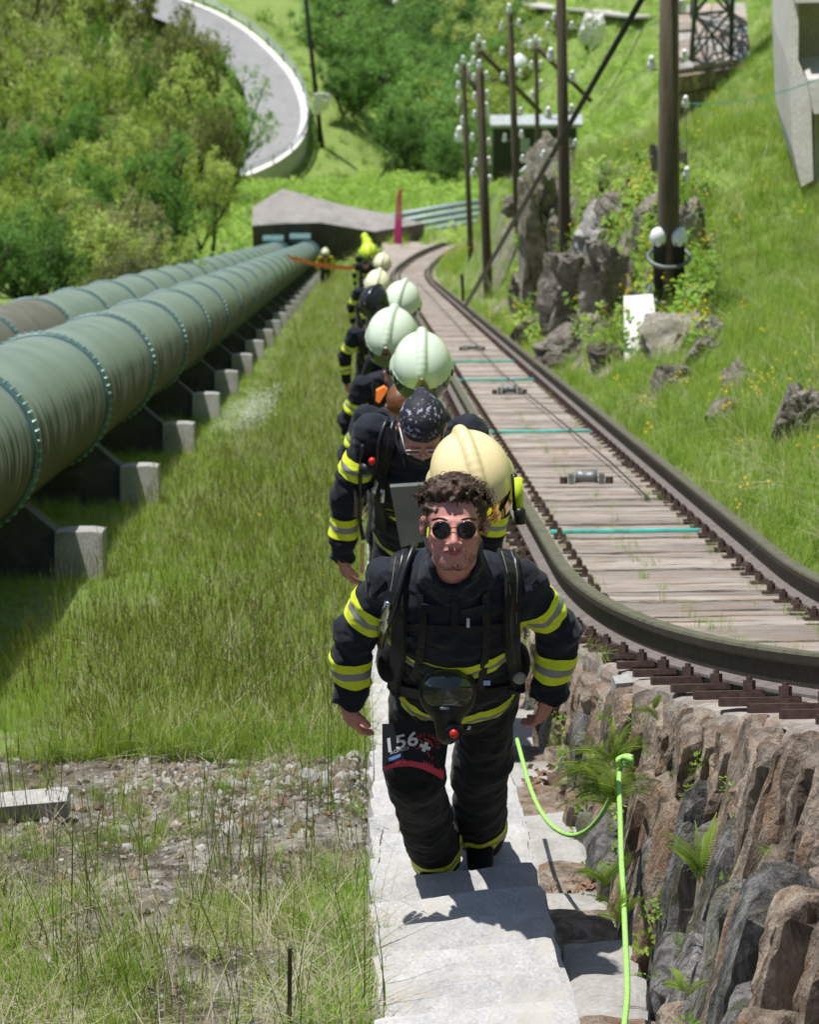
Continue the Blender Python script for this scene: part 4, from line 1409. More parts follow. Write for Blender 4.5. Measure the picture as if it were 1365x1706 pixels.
hairb = simple('chestnut_hair', (.16, .060, .022), .45, 0, sc=60, var=.3, bump=0)
lensm = simple('dark_lens', (.006, .006, .007), .06, 0, bump=0, spec=.6)
framem = simple('spectacle_frame', (.02, .02, .022), .3, .5, bump=0)
whiteframe = simple('white_frame', (.75, .75, .75), .35, 0, bump=0, var=.05)

def skin_mat():
    t = NT('skin'); co = t.world()
    a = t.noise(co, 18, 4, .6); b = t.noise(co, 160, 3)
    c = t.ramp(a, [(.3, (.54, .23, .19)), (.7, (.64, .32, .27))])
    c = t.mix(t.ramp(t.noise(co, 45, 4, .7), [(.5, 0.0), (.66, .45)]), c, (.60, .17, .13))
    c = t.mix(.35, c, t.ramp(b, [(.35, .55), (.6, 1.0)]), 'MULTIPLY')
    t.set(c, .52, 0, .45)
    t.b.inputs['Subsurface Weight'].default_value = .08
    t.b.inputs['Subsurface Radius'].default_value = (.02, .008, .004)
    t.b.inputs['Subsurface Scale'].default_value = .3
    t.bump(b, .5, .0015)
    return t.m
skinm = skin_mat()

def head_axes(fwd, up):
    f = unit(fwd); x = f.cross(unit(up)).normalized(); 
    x = -x if x.x < 0 else x
    u = x.cross(f).normalized()
    if u.dot(up) < 0: u = -u
    return x, f, u


SX, SU = 1.09, .90       # breadth and height of the head
def add_head(F, c, ax, neck, s=1.0):
    x, f, u = ax
    def P(a, b, d): return A3(Vector(c) + x * (a * s * SX) + f * (b * s) + u * (d * s * SU))
    AX = [A3(x) / SX, A3(f), A3(u) / SU]
    F.ell(P(0, -.015, .045), (.075 * s, .094 * s, .090 * s), AX, .01)
    F.ell(P(0, .030, -.030), (.059 * s, .064 * s, .092 * s), AX, .03)
    F.ell(P(0, .026, -.082), (.048 * s, .056 * s, .036 * s), AX, .025)
    F.ell(P(0, .066, -.108), (.024 * s, .020 * s, .018 * s), AX, .02)
    for k in (-1, 1):
        F.cap(P(k * .048, .0, -.05), P(k * .022, .055, -.106), .020 * s, .018 * s, .025)   # jaw line
        F.ell(P(k * .040, .068, -.026), (.022 * s, .020 * s, .020 * s), AX, .018)         # cheek
        F.ell(P(k * .033, .097, .003), (.018 * s, .012 * s, .011 * s), AX, .008, True)     # eye socket
        F.ell(P(k * .033, .080, .003), (.013 * s, .012 * s, .011 * s), AX, .002)           # eyeball
        F.ell(P(k * .079, -.006, -.008), (.010 * s, .019 * s, .032 * s), AX, .006)         # ear
        F.ell(P(k * .086, .004, -.004), (.005 * s, .008 * s, .014 * s), AX, .003, True)
        F.ell(P(k * .0135, .104, -.042), (.010 * s, .011 * s, .009 * s), AX, .005)          # nostril
    F.cap(P(-.036, .084, .021), P(.036, .084, .021), .009 * s, .009 * s, .014)            # brow
    F.cap(P(0, .094, .008), P(0, .117, -.035), .0075 * s, .0115 * s, .010)                 # nose
    F.cap(P(-.022, .089, -.069), P(.022, .089, -.069), .0048 * s, .0048 * s, .007)
    F.cap(P(-.019, .089, -.079), P(.019, .089, -.079), .0058 * s, .0058 * s, .006)
    F.cap(P(0, -.025, -.06), A3(neck), .055 * s, .062 * s, .03)


def add_hand(F, w, d, palm_n, s=1.0, curl=.8):
    "w wrist, d direction of the hand, palm_n normal out of the palm"
    d = unit(d); pn = (Vector(palm_n) - d * Vector(palm_n).dot(d)).normalized(); sd = d.cross(pn)
    w = Vector(w)
    F.cap(A3(w - d * .03), A3(w + d * .02), .026 * s, .026 * s, .01)
    F.cap(A3(w + d * .02 - sd * .018 * s), A3(w + d * .075 * s - sd * .024 * s), .017 * s, .014 * s, .012)
    F.cap(A3(w + d * .02 + sd * .012 * s), A3(w + d * .075 * s + sd * .022 * s), .017 * s, .014 * s, .012)
    F.cap(A3(w + d * .02), A3(w + d * .078 * s), .017 * s, .015 * s, .012)
    lens = (.072, .080, .074, .058)
    for i, L in enumerate(lens):
        o = (1.5 - i) * .0195 * s
        p = w + d * .078 * s + sd * o
        dd = d
        for seg in range(3):
            a = curl * (.55, .75, .6)[seg]
            dd = (dd * math.cos(a) + pn * math.sin(a)).normalized()
            q = p + dd * L * s * (.42, .33, .25)[seg]
            F.cap(A3(p), A3(q), .0088 * s * (1 - .06 * seg), .0084 * s * (1 - .08 * seg), .003)
            p = q
            # turn the bending plane with the finger
            pn_l = None
    tb = w + d * .028 * s + sd * .026 * s
    t1 = tb + (d * .75 + sd * .45 + pn * .45).normalized() * .036 * s
    t2 = t1 + (d * .85 + sd * .05 + pn * .5).normalized() * .030 * s
    F.cap(A3(tb), A3(t1), .0125 * s, .011 * s, .008); F.cap(A3(t1), A3(t2), .011 * s, .009 * s, .004)


def bounds(J, m):
    P = np.array([tuple(v) for v in J]); return P.min(0) - m, P.max(0) + m


def closest_map(V, segs):
    "index of the nearest limb segment for every vertex"
    best = np.full(len(V), 1e9); bi = np.zeros(len(V), int)
    for i, (a, b, r_) in enumerate(segs):
        a = np.array(tuple(a)); b = np.array(tuple(b)); ab = b - a
        t = np.clip(((V - a) @ ab) / (ab @ ab), 0, 1)
        d = np.linalg.norm(V - (a + t[:, None] * ab), axis=1) - r_
        m = d < best; best[m] = d[m]; bi[m] = i
    return bi


def band(V, Fq, bi, which, a, dr, t0, t1, name, parent, off=.0035, edge=None, front=None, vee=0.0, third=(.36, .64)):
    "reflective band: a slice of the cloth between two planes, lifted off it"
    a = Vector(a); dr = unit(dr)
    keep_v = np.isin(bi, which)
    fk = keep_v[Fq].all(1)
    bm = bmesh.new()
    used = np.unique(Fq[fk])
    t = (V[used] - np.array(a)) @ np.array(dr)
    mrg = .03 + abs(vee)
    sel = set(used[(t > t0 - mrg) & (t < t1 + mrg)].tolist())
    if not sel: bm.free(); return None
    vm = {}
    for f in Fq[fk]:
        if all(int(i) in sel for i in f):
            vs = []
            for i in f:
                i = int(i)
                if i not in vm: vm[i] = bm.verts.new(V[i])
                vs.append(vm[i])
            try: bm.faces.new(vs)
            except ValueError: pass
    bm.normal_update()
    if front is not None:
        for (p, nn_) in front:
            bmesh.ops.bisect_plane(bm, geom=bm.verts[:] + bm.edges[:] + bm.faces[:], plane_co=p, plane_no=nn_, clear_outer=True)
    if vee:
        # shear the coordinates so the band dips in the middle of the front
        c0 = a
        for v in bm.verts: v.co -= dr * (vee * max(0, 1 - abs((v.co - c0).x) / .07))
    L = t1 - t0
    for i, tt in enumerate((t0, t0 + third[0] * L, t0 + third[1] * L, t1)):
        bmesh.ops.bisect_plane(bm, geom=bm.verts[:] + bm.edges[:] + bm.faces[:], plane_co=a + dr * tt, plane_no=dr, clear_inner=(i == 0), clear_outer=(i == 3))
    if vee:
        for v in bm.verts: v.co += dr * (vee * max(0, 1 - abs((v.co - c0).x) / .07))
    bm.normal_update()
    mi = []
    for f in bm.faces:
        tc = (f.calc_center_median() - a).dot(dr)
        if vee: tc -= vee * max(0, 1 - abs((f.calc_center_median() - c0).x) / .07)
        f.material_index = 1 if t0 + third[0] * L < tc < t0 + third[1] * L else 0
        f.smooth = True
    nv = {v: v.normal.copy() for v in bm.verts}
    for v in bm.verts: v.co += nv[v] * off
    pl = wloc(parent)
    for v in bm.verts: v.co -= pl
    me = bpy.data.meshes.new(name); bm.to_mesh(me); bm.free()
    me.materials.append(fluo); me.materials.append(silver)
    if not len(me.polygons): return None
    return put(name, me, parent)


# a helmet, built round the origin: x right, -y is the front (brow), z up
def helmet_parts(shell_mat, visor_mat, res=.0045):
    F = Field((-.19, -.21, -.17), (.19, .21, .20), res)
    F.ell((0, .005, .02), (.130, .155, .128), None, .0)
    F.ell((0, .03, -.05), (.128, .130, .10), None, .03)
    # raised ridge over the crown, broad and soft
    pts = [(0, .155 * math.cos(a) * -1 + .005, .02 + .128 * math.sin(a)) for a in np.linspace(.42, 2.75, 14)]
    for p, q in zip(pts[:-1], pts[1:]): F.cap(p, q, .0155, .0155, .018)
    for k in (-1, 1):
        F.ell((k * .118, .02, -.035), (.03, .065, .06), None, .02)        # side shells
        pts = [(k * (.128 * math.sin(a)), -.155 * math.cos(a) + .01, -.015 + .03 * math.cos(a)) for a in np.linspace(0, 1.7, 8)]
        for p, q in zip(pts[:-1], pts[1:]): F.cap(p, q, .007, .007, .008)  # brim
    F.ell((0, -.03, -.14), (.108, .125, .14), None, .006, True)           # the opening
    F.cut((0, 0, -.115), (0, 0, -1))
    V, Q = F.mesh()
    sh = mesh_np('shell', V, Q, shell_mat, True)
    # visor: a curved strip hanging from the brim
    V = []; Fc = []
    nu_, nv_ = 22, 7
    for j in range(nv_ + 1):
        z = -.005 - j * .014
        for i in range(nu_ + 1):
            a = (i / nu_ - .5) * 2.5
            r_ = 1.0 + .03 * math.sin(j / nv_ * 3.1) - .01 * j
            V.append((.134 * r_ * math.sin(a), .005 - .158 * r_ * math.cos(a), z + .018 * math.cos(a * 1.2) * (1 if j else .8)))
    for j in range(nv_):
        for i in range(nu_):
            k = j * (nu_ + 1) + i; Fc.append((k, k + 1, k + nu_ + 2, k + nu_ + 1))
    n_ = len(V); V2 = [(x * .975, y * .975, z) for x, y, z in V]
    vi = mesh_np('visor', V + V2, Fc + [tuple(reversed([i + n_ for i in f])) for f in Fc], visor_mat, True)
    # badge: fin plate at the brow with a small crest
    m = MB()
    m.add([(-.035, -.158, .012), (.035, -.158, .012), (.022, -.163, .048), (.006, -.158, .090), (-.006, -.158, .090), (-.022, -.163, .048),
           (-.035, -.148, .012), (.035, -.148, .012), (.022, -.150, .048), (.006, -.143, .090), (-.006, -.143, .090), (-.022, -.150, .048)],
          [(0, 1, 2, 3, 4, 5), (11, 10, 9, 8, 7, 6)] + [(i, i + 6, (i + 1) % 6 + 6, (i + 1) % 6) for i in range(6)])
    m.sphere((0, -.163, .036), .013, 10, 6, (1, .5, 1.2))
    bd = m.mesh('badge', gunmetal)
    m = MB()
    for k in (-1, 1):
        m.tube([(k * .105, .0, -.10), (k * .085, -.02, -.16), (k * .03, -.04, -.195), (0, -.045, -.20)], .006, 6)
    st = m.mesh('chin_strap', strapm)
    m = MB()
    for k in (-1, 1): m.sphere((k * .137, -.02, -.02), .018, 12, 8, (.45, 1, 1))
    kn = m.mesh('knob', blackpl)
    return sh, vi, bd, st, kn
shell_cream = simple('cream_shell', (.80, .66, .36), .22, 0, sc=9, var=.05, bump=0, spec=.6)
shell_mint = simple('luminous_shell', (.62, .72, .57), .22, 0, sc=9, var=.05, bump=0, spec=.6)
shell_pale = simple('pale_cream_shell', (.78, .76, .52), .25, 0, sc=9, var=.04, bump=0, spec=.6)
shell_lime = simple('lime_shell', (.58, .78, .05), .3, 0, sc=9, var=.04, bump=0, spec=.5)
clearv = simple('smoked_visor', (.10, .12, .10), .1, .4, sc=9, var=.1, bump=0)
HP = helmet_parts(shell_cream, goldm)
def helmet(c, front, up, scale, smat, vmat, label, strap_on=True, grp=None):
    x_, f, u = head_axes(front, up)
    me = [HP[0].copy(), HP[1].copy()]
    me[0].materials.clear(); me[0].materials.append(smat); me[1].materials.clear(); me[1].materials.append(vmat)
    g = thing('helmet', c, label, 'helmet', grp)
    # local -y -> front, z -> up
    yy = -f; xx = yy.cross(u)
    g.rotation_euler = Matrix((xx, yy, u)).transposed().to_euler()
    g.scale = (scale,) * 3
    put('shell', me[0], g); put('visor', me[1], g); put('badge', HP[2], g)
    if strap_on: put('chin_strap', HP[3], g)
    put('knob', HP[4], g)
    return g


def figure(J, label, res_b, res_c, fwd, up, hands=True, grp=None, head_kind='hair', wr=.0035, seed=0, belt=True, s=1.0, pose_hands=None, headscale=1.0):
    """J: world joints head, neck, chest, pelvis, sh/el/wr/ha (L,R), hip/kn/an/toe (L,R)"""
    g = thing('person', (J['anL'] + J['anR']) / 2, label, 'person', grp)
    lo, hi = bounds(J.values(), .22)
    hx = head_axes(fwd, up)
    # --- body
    F = Field(lo, hi, res_b)
    add_head(F, J['head'], hx, J['neck'], s * headscale)
    for a, b, ra, rb in (('neck', 'chest', .06, .12), ('chest', 'pelvis', .12, .12)): F.cap(A3(J[a]), A3(J[b]), ra * s, rb * s, .04)
    for k in 'LR':
        F.cap(A3(J['chest'].lerp(J['neck'], .6)), A3(J['sh' + k]), .06 * s, .05 * s, .03)
        F.cap(A3(J['sh' + k]), A3(J['el' + k]), .048 * s, .040 * s, .02)
        F.cap(A3(J['el' + k]), A3(J['wr' + k]), .040 * s, .028 * s, .02)
        F.cap(A3(J['hip' + k]), A3(J['kn' + k]), .078 * s, .055 * s, .03)
        F.cap(A3(J['kn' + k]), A3(J['an' + k]), .055 * s, .040 * s, .02)
        F.cap(A3(J['an' + k]), A3(J['toe' + k]), .035 * s, .03 * s, .01)
        if hands:
            d = J['ha' + k] - J['wr' + k]
            pn = (pose_hands or {}).get(k, Vector((1 if k == 'L' else -1, .5, 0)))
            add_hand(F, J['wr' + k], d, pn, s)
        else: F.cap(A3(J['wr' + k]), A3(J['ha' + k]), .03 * s, .03 * s, .01)
    V, Q = F.mesh()
    part('body', V, Q, skinm, g)
    # --- jacket
    F = Field(lo, hi, res_c)
    sh = (J['shR'] - J['shL']).normalized()
    F.cap(A3(J['chest'].lerp(J['neck'], .35)), A3(J['chest']), .13 * s, .150 * s, .05, (sh, .80))
    F.cap(A3(J['chest']), A3(J['pelvis']), .150 * s, .158 * s, .05, (sh, .84))
    for k in 'LR':
        F.cap(A3(J['chest'].lerp(J['neck'], .62)), A3(J['sh' + k]), .082 * s, .070 * s, .06)
        F.cap(A3(J['sh' + k]), A3(J['el' + k]), .068 * s, .059 * s, .03)
        F.cap(A3(J['el' + k]), A3(J['wr' + k]), .060 * s, .052 * s, .02)
        F.ell(A3(J['el' + k]), (.063 * s,) * 3, None, .02)
        d = (J['wr' + k] - J['el' + k]).normalized()
        F.cut(A3(J['wr' + k] - d * .0), d, A3(J['wr' + k]), .10)
        w_ = J['wr' + k] - d * .04
        F.cap(A3(w_), A3(w_ + d * .005), .0 + .050 * s, .050 * s, .01)
    F.cap(A3(J['neck'] - Vector((0, 0, .02))), A3(J['neck'] + (J['head'] - J['neck']) * .20 + Vector((0, .02, 0))), .092 * s, .086 * s, .04)
    F.ell(A3(J['neck'].lerp(J['head'], .34) + Vector((0, -.035, 0))), (.060 * s, .090 * s, .095 * s), None, .010, True)
    hem = J['pelvis'] + (J['pelvis'] - J['chest']).normalized() * .11
    F.cut(A3(hem), A3((J['pelvis'] - J['chest']).normalized()))
    if wr:
        F.grain(wr * 3.2, (10, 10, 17), 3, seed * 3.1)
        F.grain(wr * 1.3, (24, 24, 48), 2, seed * 1.7)
    V, Q = F.mesh()
    jacket = part('jacket', V, Q, navy, g)
    segs = [(J['chest'].lerp(J['neck'], .5), J['pelvis'], .14), (J['shL'], J['elL'], .06), (J['elL'], J['wrL'], .055), (J['shR'], J['elR'], .06), (J['elR'], J['wrR'], .055)]
    bi = closest_map(V, segs)
    for w1, w2, a, b in ((1, 2, 'L', 'L'), (3, 4, 'R', 'R')):
        sh_, el, wr_ = J['sh' + a], J['el' + a], J['wr' + a]
        dn = (el - sh_); L = dn.length
        band(V, Q, bi, [w1], sh_, dn, L * .36, L * .36 + .085 * s, 'reflective_stripe', g)
        dn = (wr_ - el); L = dn.length
        band(V, Q, bi, [w2], el, dn, L * .30, L * .30 + .085 * s, 'reflective_stripe', g)
    dn = J['pelvis'] - J['chest']; L = dn.length
    band(V, Q, bi, [0], J['chest'], dn, L * .42 - .130, L * .42 - .042 * s, 'chest_stripe', g)
    band(V, Q, bi, [0], J['chest'], dn, L - .025, L + .055, 'hem_stripe', g)
    jb = BVHTree.FromPolygons(V.tolist(), Q.tolist())
    # --- trousers
    F = Field(lo, hi, res_c)
    F.cap(A3(J['pelvis'] + Vector((0, 0, .03))), A3(J['pelvis'] - Vector((0, 0, .07))), .118 * s, .13 * s, .04, (sh, .82))
    for k in 'LR':
        F.cap(A3(J['hip' + k]), A3(J['kn' + k]), .102 * s, .088 * s, .04)
        m_ = J['kn' + k].lerp(J['an' + k], .55); d_k = (J['an' + k] - J['kn' + k]).normalized() * .05
        F.cap(A3(J['kn' + k]), A3(m_), .088 * s, .080 * s, .03)
        F.cap(A3(m_), A3(J['an' + k] + d_k), .080 * s, .084 * s, .03)
        d = (J['an' + k] - J['kn' + k]).normalized()
        F.cut(A3(J['an' + k] + d * .055), d, A3(J['an' + k]), .14)
    if wr:
        F.grain(wr * 3.0, (9, 9, 10), 3, seed * 2.3 + 5)
        F.grain(wr * .9, (24, 24, 30), 2, seed * 1.1)
    Vt_, Qt = F.mesh()
    tro = part('trousers', Vt_, Qt, blackcloth, g)
    segs = [(J['hipL'], J['knL'], .09), (J['knL'], J['anL'], .08), (J['hipR'], J['knR'], .09), (J['knR'], J['anR'], .08)]
    bt = closest_map(Vt_, segs)
    for w1, k in ((1, 'L'), (3, 'R')):
        dn = J['an' + k] - J['kn' + k]; L = dn.length
        band(Vt_, Qt, bt, [w1], J['kn' + k], dn, L - .085, L - .005, 'reflective_stripe', g)
    tb = BVHTree.FromPolygons(Vt_.tolist(), Qt.tolist())
    # --- boots
    for k in 'LR':
        F = Field(*bounds([J['an' + k], J['toe' + k]], .16), max(res_c, .007))
        an, to = J['an' + k], J['toe' + k]
        F.cap(A3(an + Vector((0, 0, .05))), A3(an), .058 * s, .056 * s, .01)
        F.cap(A3(an - Vector((0, 0, .01))), A3(to), .050 * s, .042 * s, .03)
        F.cut(A3(Vector((0, 0, min(an.z, to.z) - .045))), (0, 0, -1))
        Vb_, Qb = F.mesh(); part('boot', Vb_, Qb, blackcloth, g)
    return g, hx, jb, tb


# ---- the front man, joints read off along the lines of sight
JP = dict(head=at(757, 872, 10.00), neck=at(757, 934, 10.17), chest=at(757, 1022, 10.42), pelvis=at(760, 1122, 10.74),
          shL=at(652, 970, 10.34), elL=at(590, 1058, 10.50), wrL=at(580, 1168, 10.62), haL=at(588, 1215, 10.68),
          shR=at(866, 970, 10.34), elR=at(932, 1050, 10.50), wrR=at(916, 1160, 10.60), haR=at(900, 1204, 10.66),
          hipL=at(702, 1132, 10.80), knL=at(690, 1288, 11.02), anL=S(.21, 11.68, 0) + Vector((0, -.13, .10)), toeL=S(.205, 11.68, 0) + Vector((0, -.30, .06)),
          hipR=at(812, 1130, 10.84), knR=at(803, 1266, 11.22), anR=S(.36, 11.68, 0) + Vector((0, -.02, .10)), toeR=S(.36, 11.68, 0) + Vector((0, -.15, .06)))
P1, hx1, jb1, tb1 = figure(JP, 'curly haired man in round sunglasses leading the line up the steps, dark turnout gear', .0042, .006,
                           Vector((-.03, -.88, .46)), Vector((0, .46, .88)), grp=None, seed=1, pose_hands={'L': Vector((1, .6, .1)), 'R': Vector((-1, .6, .1))})

def surf(bvh, px, py, off=.004):
    d = (CF + CR * ((px - 682.5) / FP) - CU * ((py - 853) / FP)).normalized()
    h = bvh.ray_cast(CAMP, d)
    if h[0] is None: return None, None
    nn_ = h[1] if h[1].dot(d) < 0 else -h[1]
    return h[0] + nn_ * off, nn_
def surf_path(bvh, pts, off=.006, step=9, smooth=3):
    out = []; nr = []
    lastz = None
    for (a, b) in zip(pts[:-1], pts[1:]):
        L = math.hypot(b[0] - a[0], b[1] - a[1]); n = max(1, int(L / step))
        for i in range(n + (1 if b == pts[-1] else 0)):
            px = a[0] + (b[0] - a[0]) * i / n; py = a[1] + (b[1] - a[1]) * i / n
            p, q = surf(bvh, px, py, off)
            if p is None:
                if lastz is None: continue
                p = at(px, py, lastz); q = -CF
            lastz = (p - CAMP).dot(CF)
            out.append(p); nr.append(q)
    if len(out) < 2: out = [at(a, b, 10.3) for a, b in pts]; nr = [-CF] * len(out)
    for _ in range(smooth):
        out = [out[0]] + [(out[i - 1] + out[i] * 2 + out[i + 1]) / 4 for i in range(1, len(out) - 1)] + [out[-1]]
        nr = [nr[0]] + [(nr[i - 1] + nr[i] * 2 + nr[i + 1]).normalized() for i in range(1, len(nr) - 1)] + [nr[-1]]
    return out, nr
def strap(bvh, pts, wd, parent, name='strap', mat=None, th=.004, off=.005):
    o, n_ = surf_path(bvh, pts, off)
    m = MB(); m.ribbon(o, wd, th, n_); return m.build(name, mat or strapm, parent)
def hose(bvh, pts, r_, parent, name='hose', mat=None, off=.0):
    o, n_ = surf_path(bvh, pts, r_ + .006 + off)
    m = MB(); m.tube(o, r_, 10); return m.build(name, mat or hosem, parent, True)

# head details of the front man
hc = JP['head']; hx_, hf_, hu_ = hx1
def HPt(a, b, d): return hc + hx_ * (a * SX) + hf_ * b + hu_ * (d * SU)
F = Field(*bounds([hc], .18), .0045)
AXh = [A3(hx_), A3(hf_), A3(hu_)]
F.ell(A3(HPt(0, -.024, .056)), (.086, .096, .076), AXh, .0)
F.ell(A3(HPt(0, .02, .112)), (.070, .070, .026), AXh, .02)
F.ell(A3(HPt(0, .10, -.035)), (.066, .085, .098), AXh, .012, True)
for k in (-1, 1): F.ell(A3(HPt(k * .085, .03, -.03)), (.030, .045, .055), AXh, .008, True)
F.cut(A3(HPt(0, 0, -.03)), A3(-hu_))
F.grain(.014, (60, 60, 60), 3)
V, Q = F.mesh(); part('hair', V, Q, hairm, P1)
m = MB(); rr = random.Random(3)
for k in range(1300):
    a = rr.uniform(-math.pi, math.pi); el_ = rr.uniform(.12, 1.5)
    dv = Vector((math.cos(a) * math.cos(el_), math.sin(a) * math.cos(el_), math.sin(el_)))
    if dv.y > .1 and dv.z < .52: continue
    if k % 4 == 0:   # fringe over the forehead
        dv = Vector((rr.uniform(-.75, .75), .75, rr.uniform(.62, .95))).normalized()
    p = HPt(dv.x * .086, -.020 + dv.y * .098, .050 + dv.z * .074)
    nrm = (hx_ * dv.x + hf_ * dv.y + hu_ * dv.z).normalized()
    t1 = nrm.orthogonal().normalized(); t2 = nrm.cross(t1); ph = rr.uniform(0, 6.28); rad = rr.uniform(.004, .010); L = rr.uniform(.010, .026)
    turn = rr.uniform(3.5, 7.5); drift = (t1 * rr.uniform(-1, 1) + t2 * rr.uniform(-1, 1) - hu_ * (.5 if dv.y > .3 else 0)) * .016
    pts = []
    for i in range(7):
        f_ = i / 6; an_ = ph + turn * f_
        pts.append(p + nrm * (L * (f_ if f_ < .6 else 1.2 - f_)) + (t1 * math.cos(an_) + t2 * math.sin(an_)) * rad + drift * f_)
    m.tube(pts, [.0022, .0027, .0027, .0025, .0020, .0014, .0006], 4, False)
tag(m.build('hair_curls', hairm, P1, True), kind='stuff')
m = MB()
for k in range(700):      # loose strands that stand off the curls
    a = rr.uniform(-math.pi, math.pi); el_ = rr.uniform(.25, 1.5)
    dv = Vector((math.cos(a) * math.cos(el_), math.sin(a) * math.cos(el_), math.sin(el_)))
    if dv.y > .3 and dv.z < .6: continue
    p = HPt(dv.x * .092, -.020 + dv.y * .100, .050 + dv.z * .078)
    nrm = (hx_ * dv.x + hf_ * dv.y + hu_ * dv.z).normalized(); t1 = nrm.orthogonal().normalized(); t2 = nrm.cross(t1)
    ph = rr.uniform(0, 6.28); L = rr.uniform(.010, .026); dr_ = (t1 * rr.uniform(-1, 1) + t2 * rr.uniform(-1, 1)) * .02
    pts = [p + nrm * L * math.sin(f_ * 2.2) + (t1 * math.cos(ph + 4 * f_) + t2 * math.sin(ph + 4 * f_)) * .007 + dr_ * f_ for f_ in np.linspace(0, 1, 7)]
    m.tube(pts, [.0009] * 6 + [.0003], 3, False)
tag(m.build('hair_strands', hairm, P1, True), kind='stuff')
# beard and eyebrows
bh = [o for o in P1.children if o.name.startswith('body')][0]
Vb_ = np.empty(len(bh.data.vertices) * 3); bh.data.vertices.foreach_get('co', Vb_); Vb_ = Vb_.reshape(-1, 3) + np.array(wloc(P1))
rel = Vb_ - np.array(hc); la = rel @ np.array(hx_); lb = rel @ np.array(hf_); lc = rel @ np.array(hu_)
def beard_w(a, b, c):
    ch = np.exp(-((a / .024) ** 2 + ((c + .112) / .020) ** 2)) * (b > .03)                     # chin
    mo = np.exp(-(((c + .0600) / .0060) ** 2)) * (abs(a) < .034) * (b > .065) * 1.0              # moustache
    jw = np.exp(-(((c + .095 + .0 * b) - .45 * (.06 - b) * 0) / .030) ** 2) * (abs(a) > .020) * (b < .075) * (b > -.02) * (c < -.072) * .75
    sb_ = (abs(a) > .055) * (b < .045) * (b > -.005) * (c < .03) * (c > -.09) * .8
    gt = np.exp(-(((abs(a) - .030) / .005) ** 2 + ((c + .078) / .018) ** 2)) * (b > .05) * .6
    return np.clip(np.maximum.reduce([ch, mo, jw * 1.0, sb_, gt]), 0, 1)
bw = beard_w(la, lb, lc)
cand = np.argwhere((bw > .25) & (lb > -.02)).ravel()
nrmv = np.empty(len(bh.data.vertices) * 3); bh.data.vertices.foreach_get('normal', nrmv); nrmv = nrmv.reshape(-1, 3)
m = MB()
rr = random.Random(8)
for q in range(9000):
    i = int(cand[rr.randrange(len(cand))])
    if rr.random() > bw[i]: continue
    p = Vector(Vb_[i]) + Vector((rr.uniform(-1, 1), rr.uniform(-1, 1), rr.uniform(-1, 1))) * .003
    n_ = Vector(nrmv[i]); d = (n_ * .75 - hu_ * .7 + hx_ * rr.uniform(-.4, .4)).normalized(); b_ = d.cross(n_).normalized() * .0006
    L = rr.uniform(.002, .0055)
    m.add([p - b_ - n_ * .001, p + b_ - n_ * .001, p + d * L], [(0, 1, 2)])
beardm = simple('beard_hair', (.085, .034, .022), .6, 0, sc=60, var=.4, bump=0)
tag(m.build('beard', beardm, P1), kind='stuff')
m = MB()
for k in (-1, 1):
    for q in range(130):
        a = rr.uniform(.012, .052); c_ = .026 + .006 * math.sin((a - .012) / .04 * 3.1)
        p = HPt(k * a, .0915 - (a / .052) ** 2 * .016, c_ + rr.uniform(-.003, .003)); d = (hx_ * k * .9 + hf_ * .25 + hu_ * rr.uniform(-.1, .35)).normalized()
        m.add([p - hu_ * .0010, p + hu_ * .0010, p + d * .011], [(0, 1, 2)])
m.build('eyebrows', hairm, P1)
# lips a little redder
lipm = simple('lips', (.55, .13, .13), .4, 0, bump=0, var=.1)
m = MB()
for z0, wd, th in ((-.0700, .027, .0042), (-.0785, .023, .0050)):
    pts = [HPt(wd * t_, .0940 - .010 * t_ * t_, z0 + .0022 * abs(t_)) for t_ in np.linspace(-1, 1, 9)]
    m.tube(pts, [max(.0008, th * (1 - t_ * t_ * .85)) for t_ in np.linspace(-1, 1, 9)], 8)
m.build('lips', lipm, P1, True)
# sunglasses
sg = MB()
def disc(c, r_, nrm, up_, mat, name, parent, th=.003):
    t1 = up_.cross(nrm).normalized(); t2 = nrm.cross(t1).normalized(); m = MB()
    m.tube([c - nrm * th / 2, c + nrm * th / 2, c + nrm * (th / 2 + .0012)], [r_, r_, r_ * .85], 24)
    return m.build(name, mat, parent, True)
fr = MB()
for k in (-1, 1):
    c = HPt(k * .0315, .108, .001); nrm = (hf_ + hx_ * k * .16 - hu_ * .06).normalized()
    disc(c, .0245, nrm, hu_, lensm, 'sunglass_lens', P1)
    t1 = hu_.cross(nrm).normalized(); t2 = nrm.cross(t1).normalized()
    fr.tube([c + (t1 * math.cos(a) + t2 * math.sin(a)) * .0251 for a in np.linspace(0, 2 * math.pi, 25)], .0016, 6, False)
    fr.tube([c + hx_ * k * .026 + hu_ * .006, HPt(k * .074, .06, .010), HPt(k * .082, .0, .010)], .0016, 6)
fr.tube([HPt(-.010, .111, .008), HPt(0, .115, .011), HPt(.010, .111, .008)], .0016, 6)
fr.build('sunglass_frame', framem, P1, True)

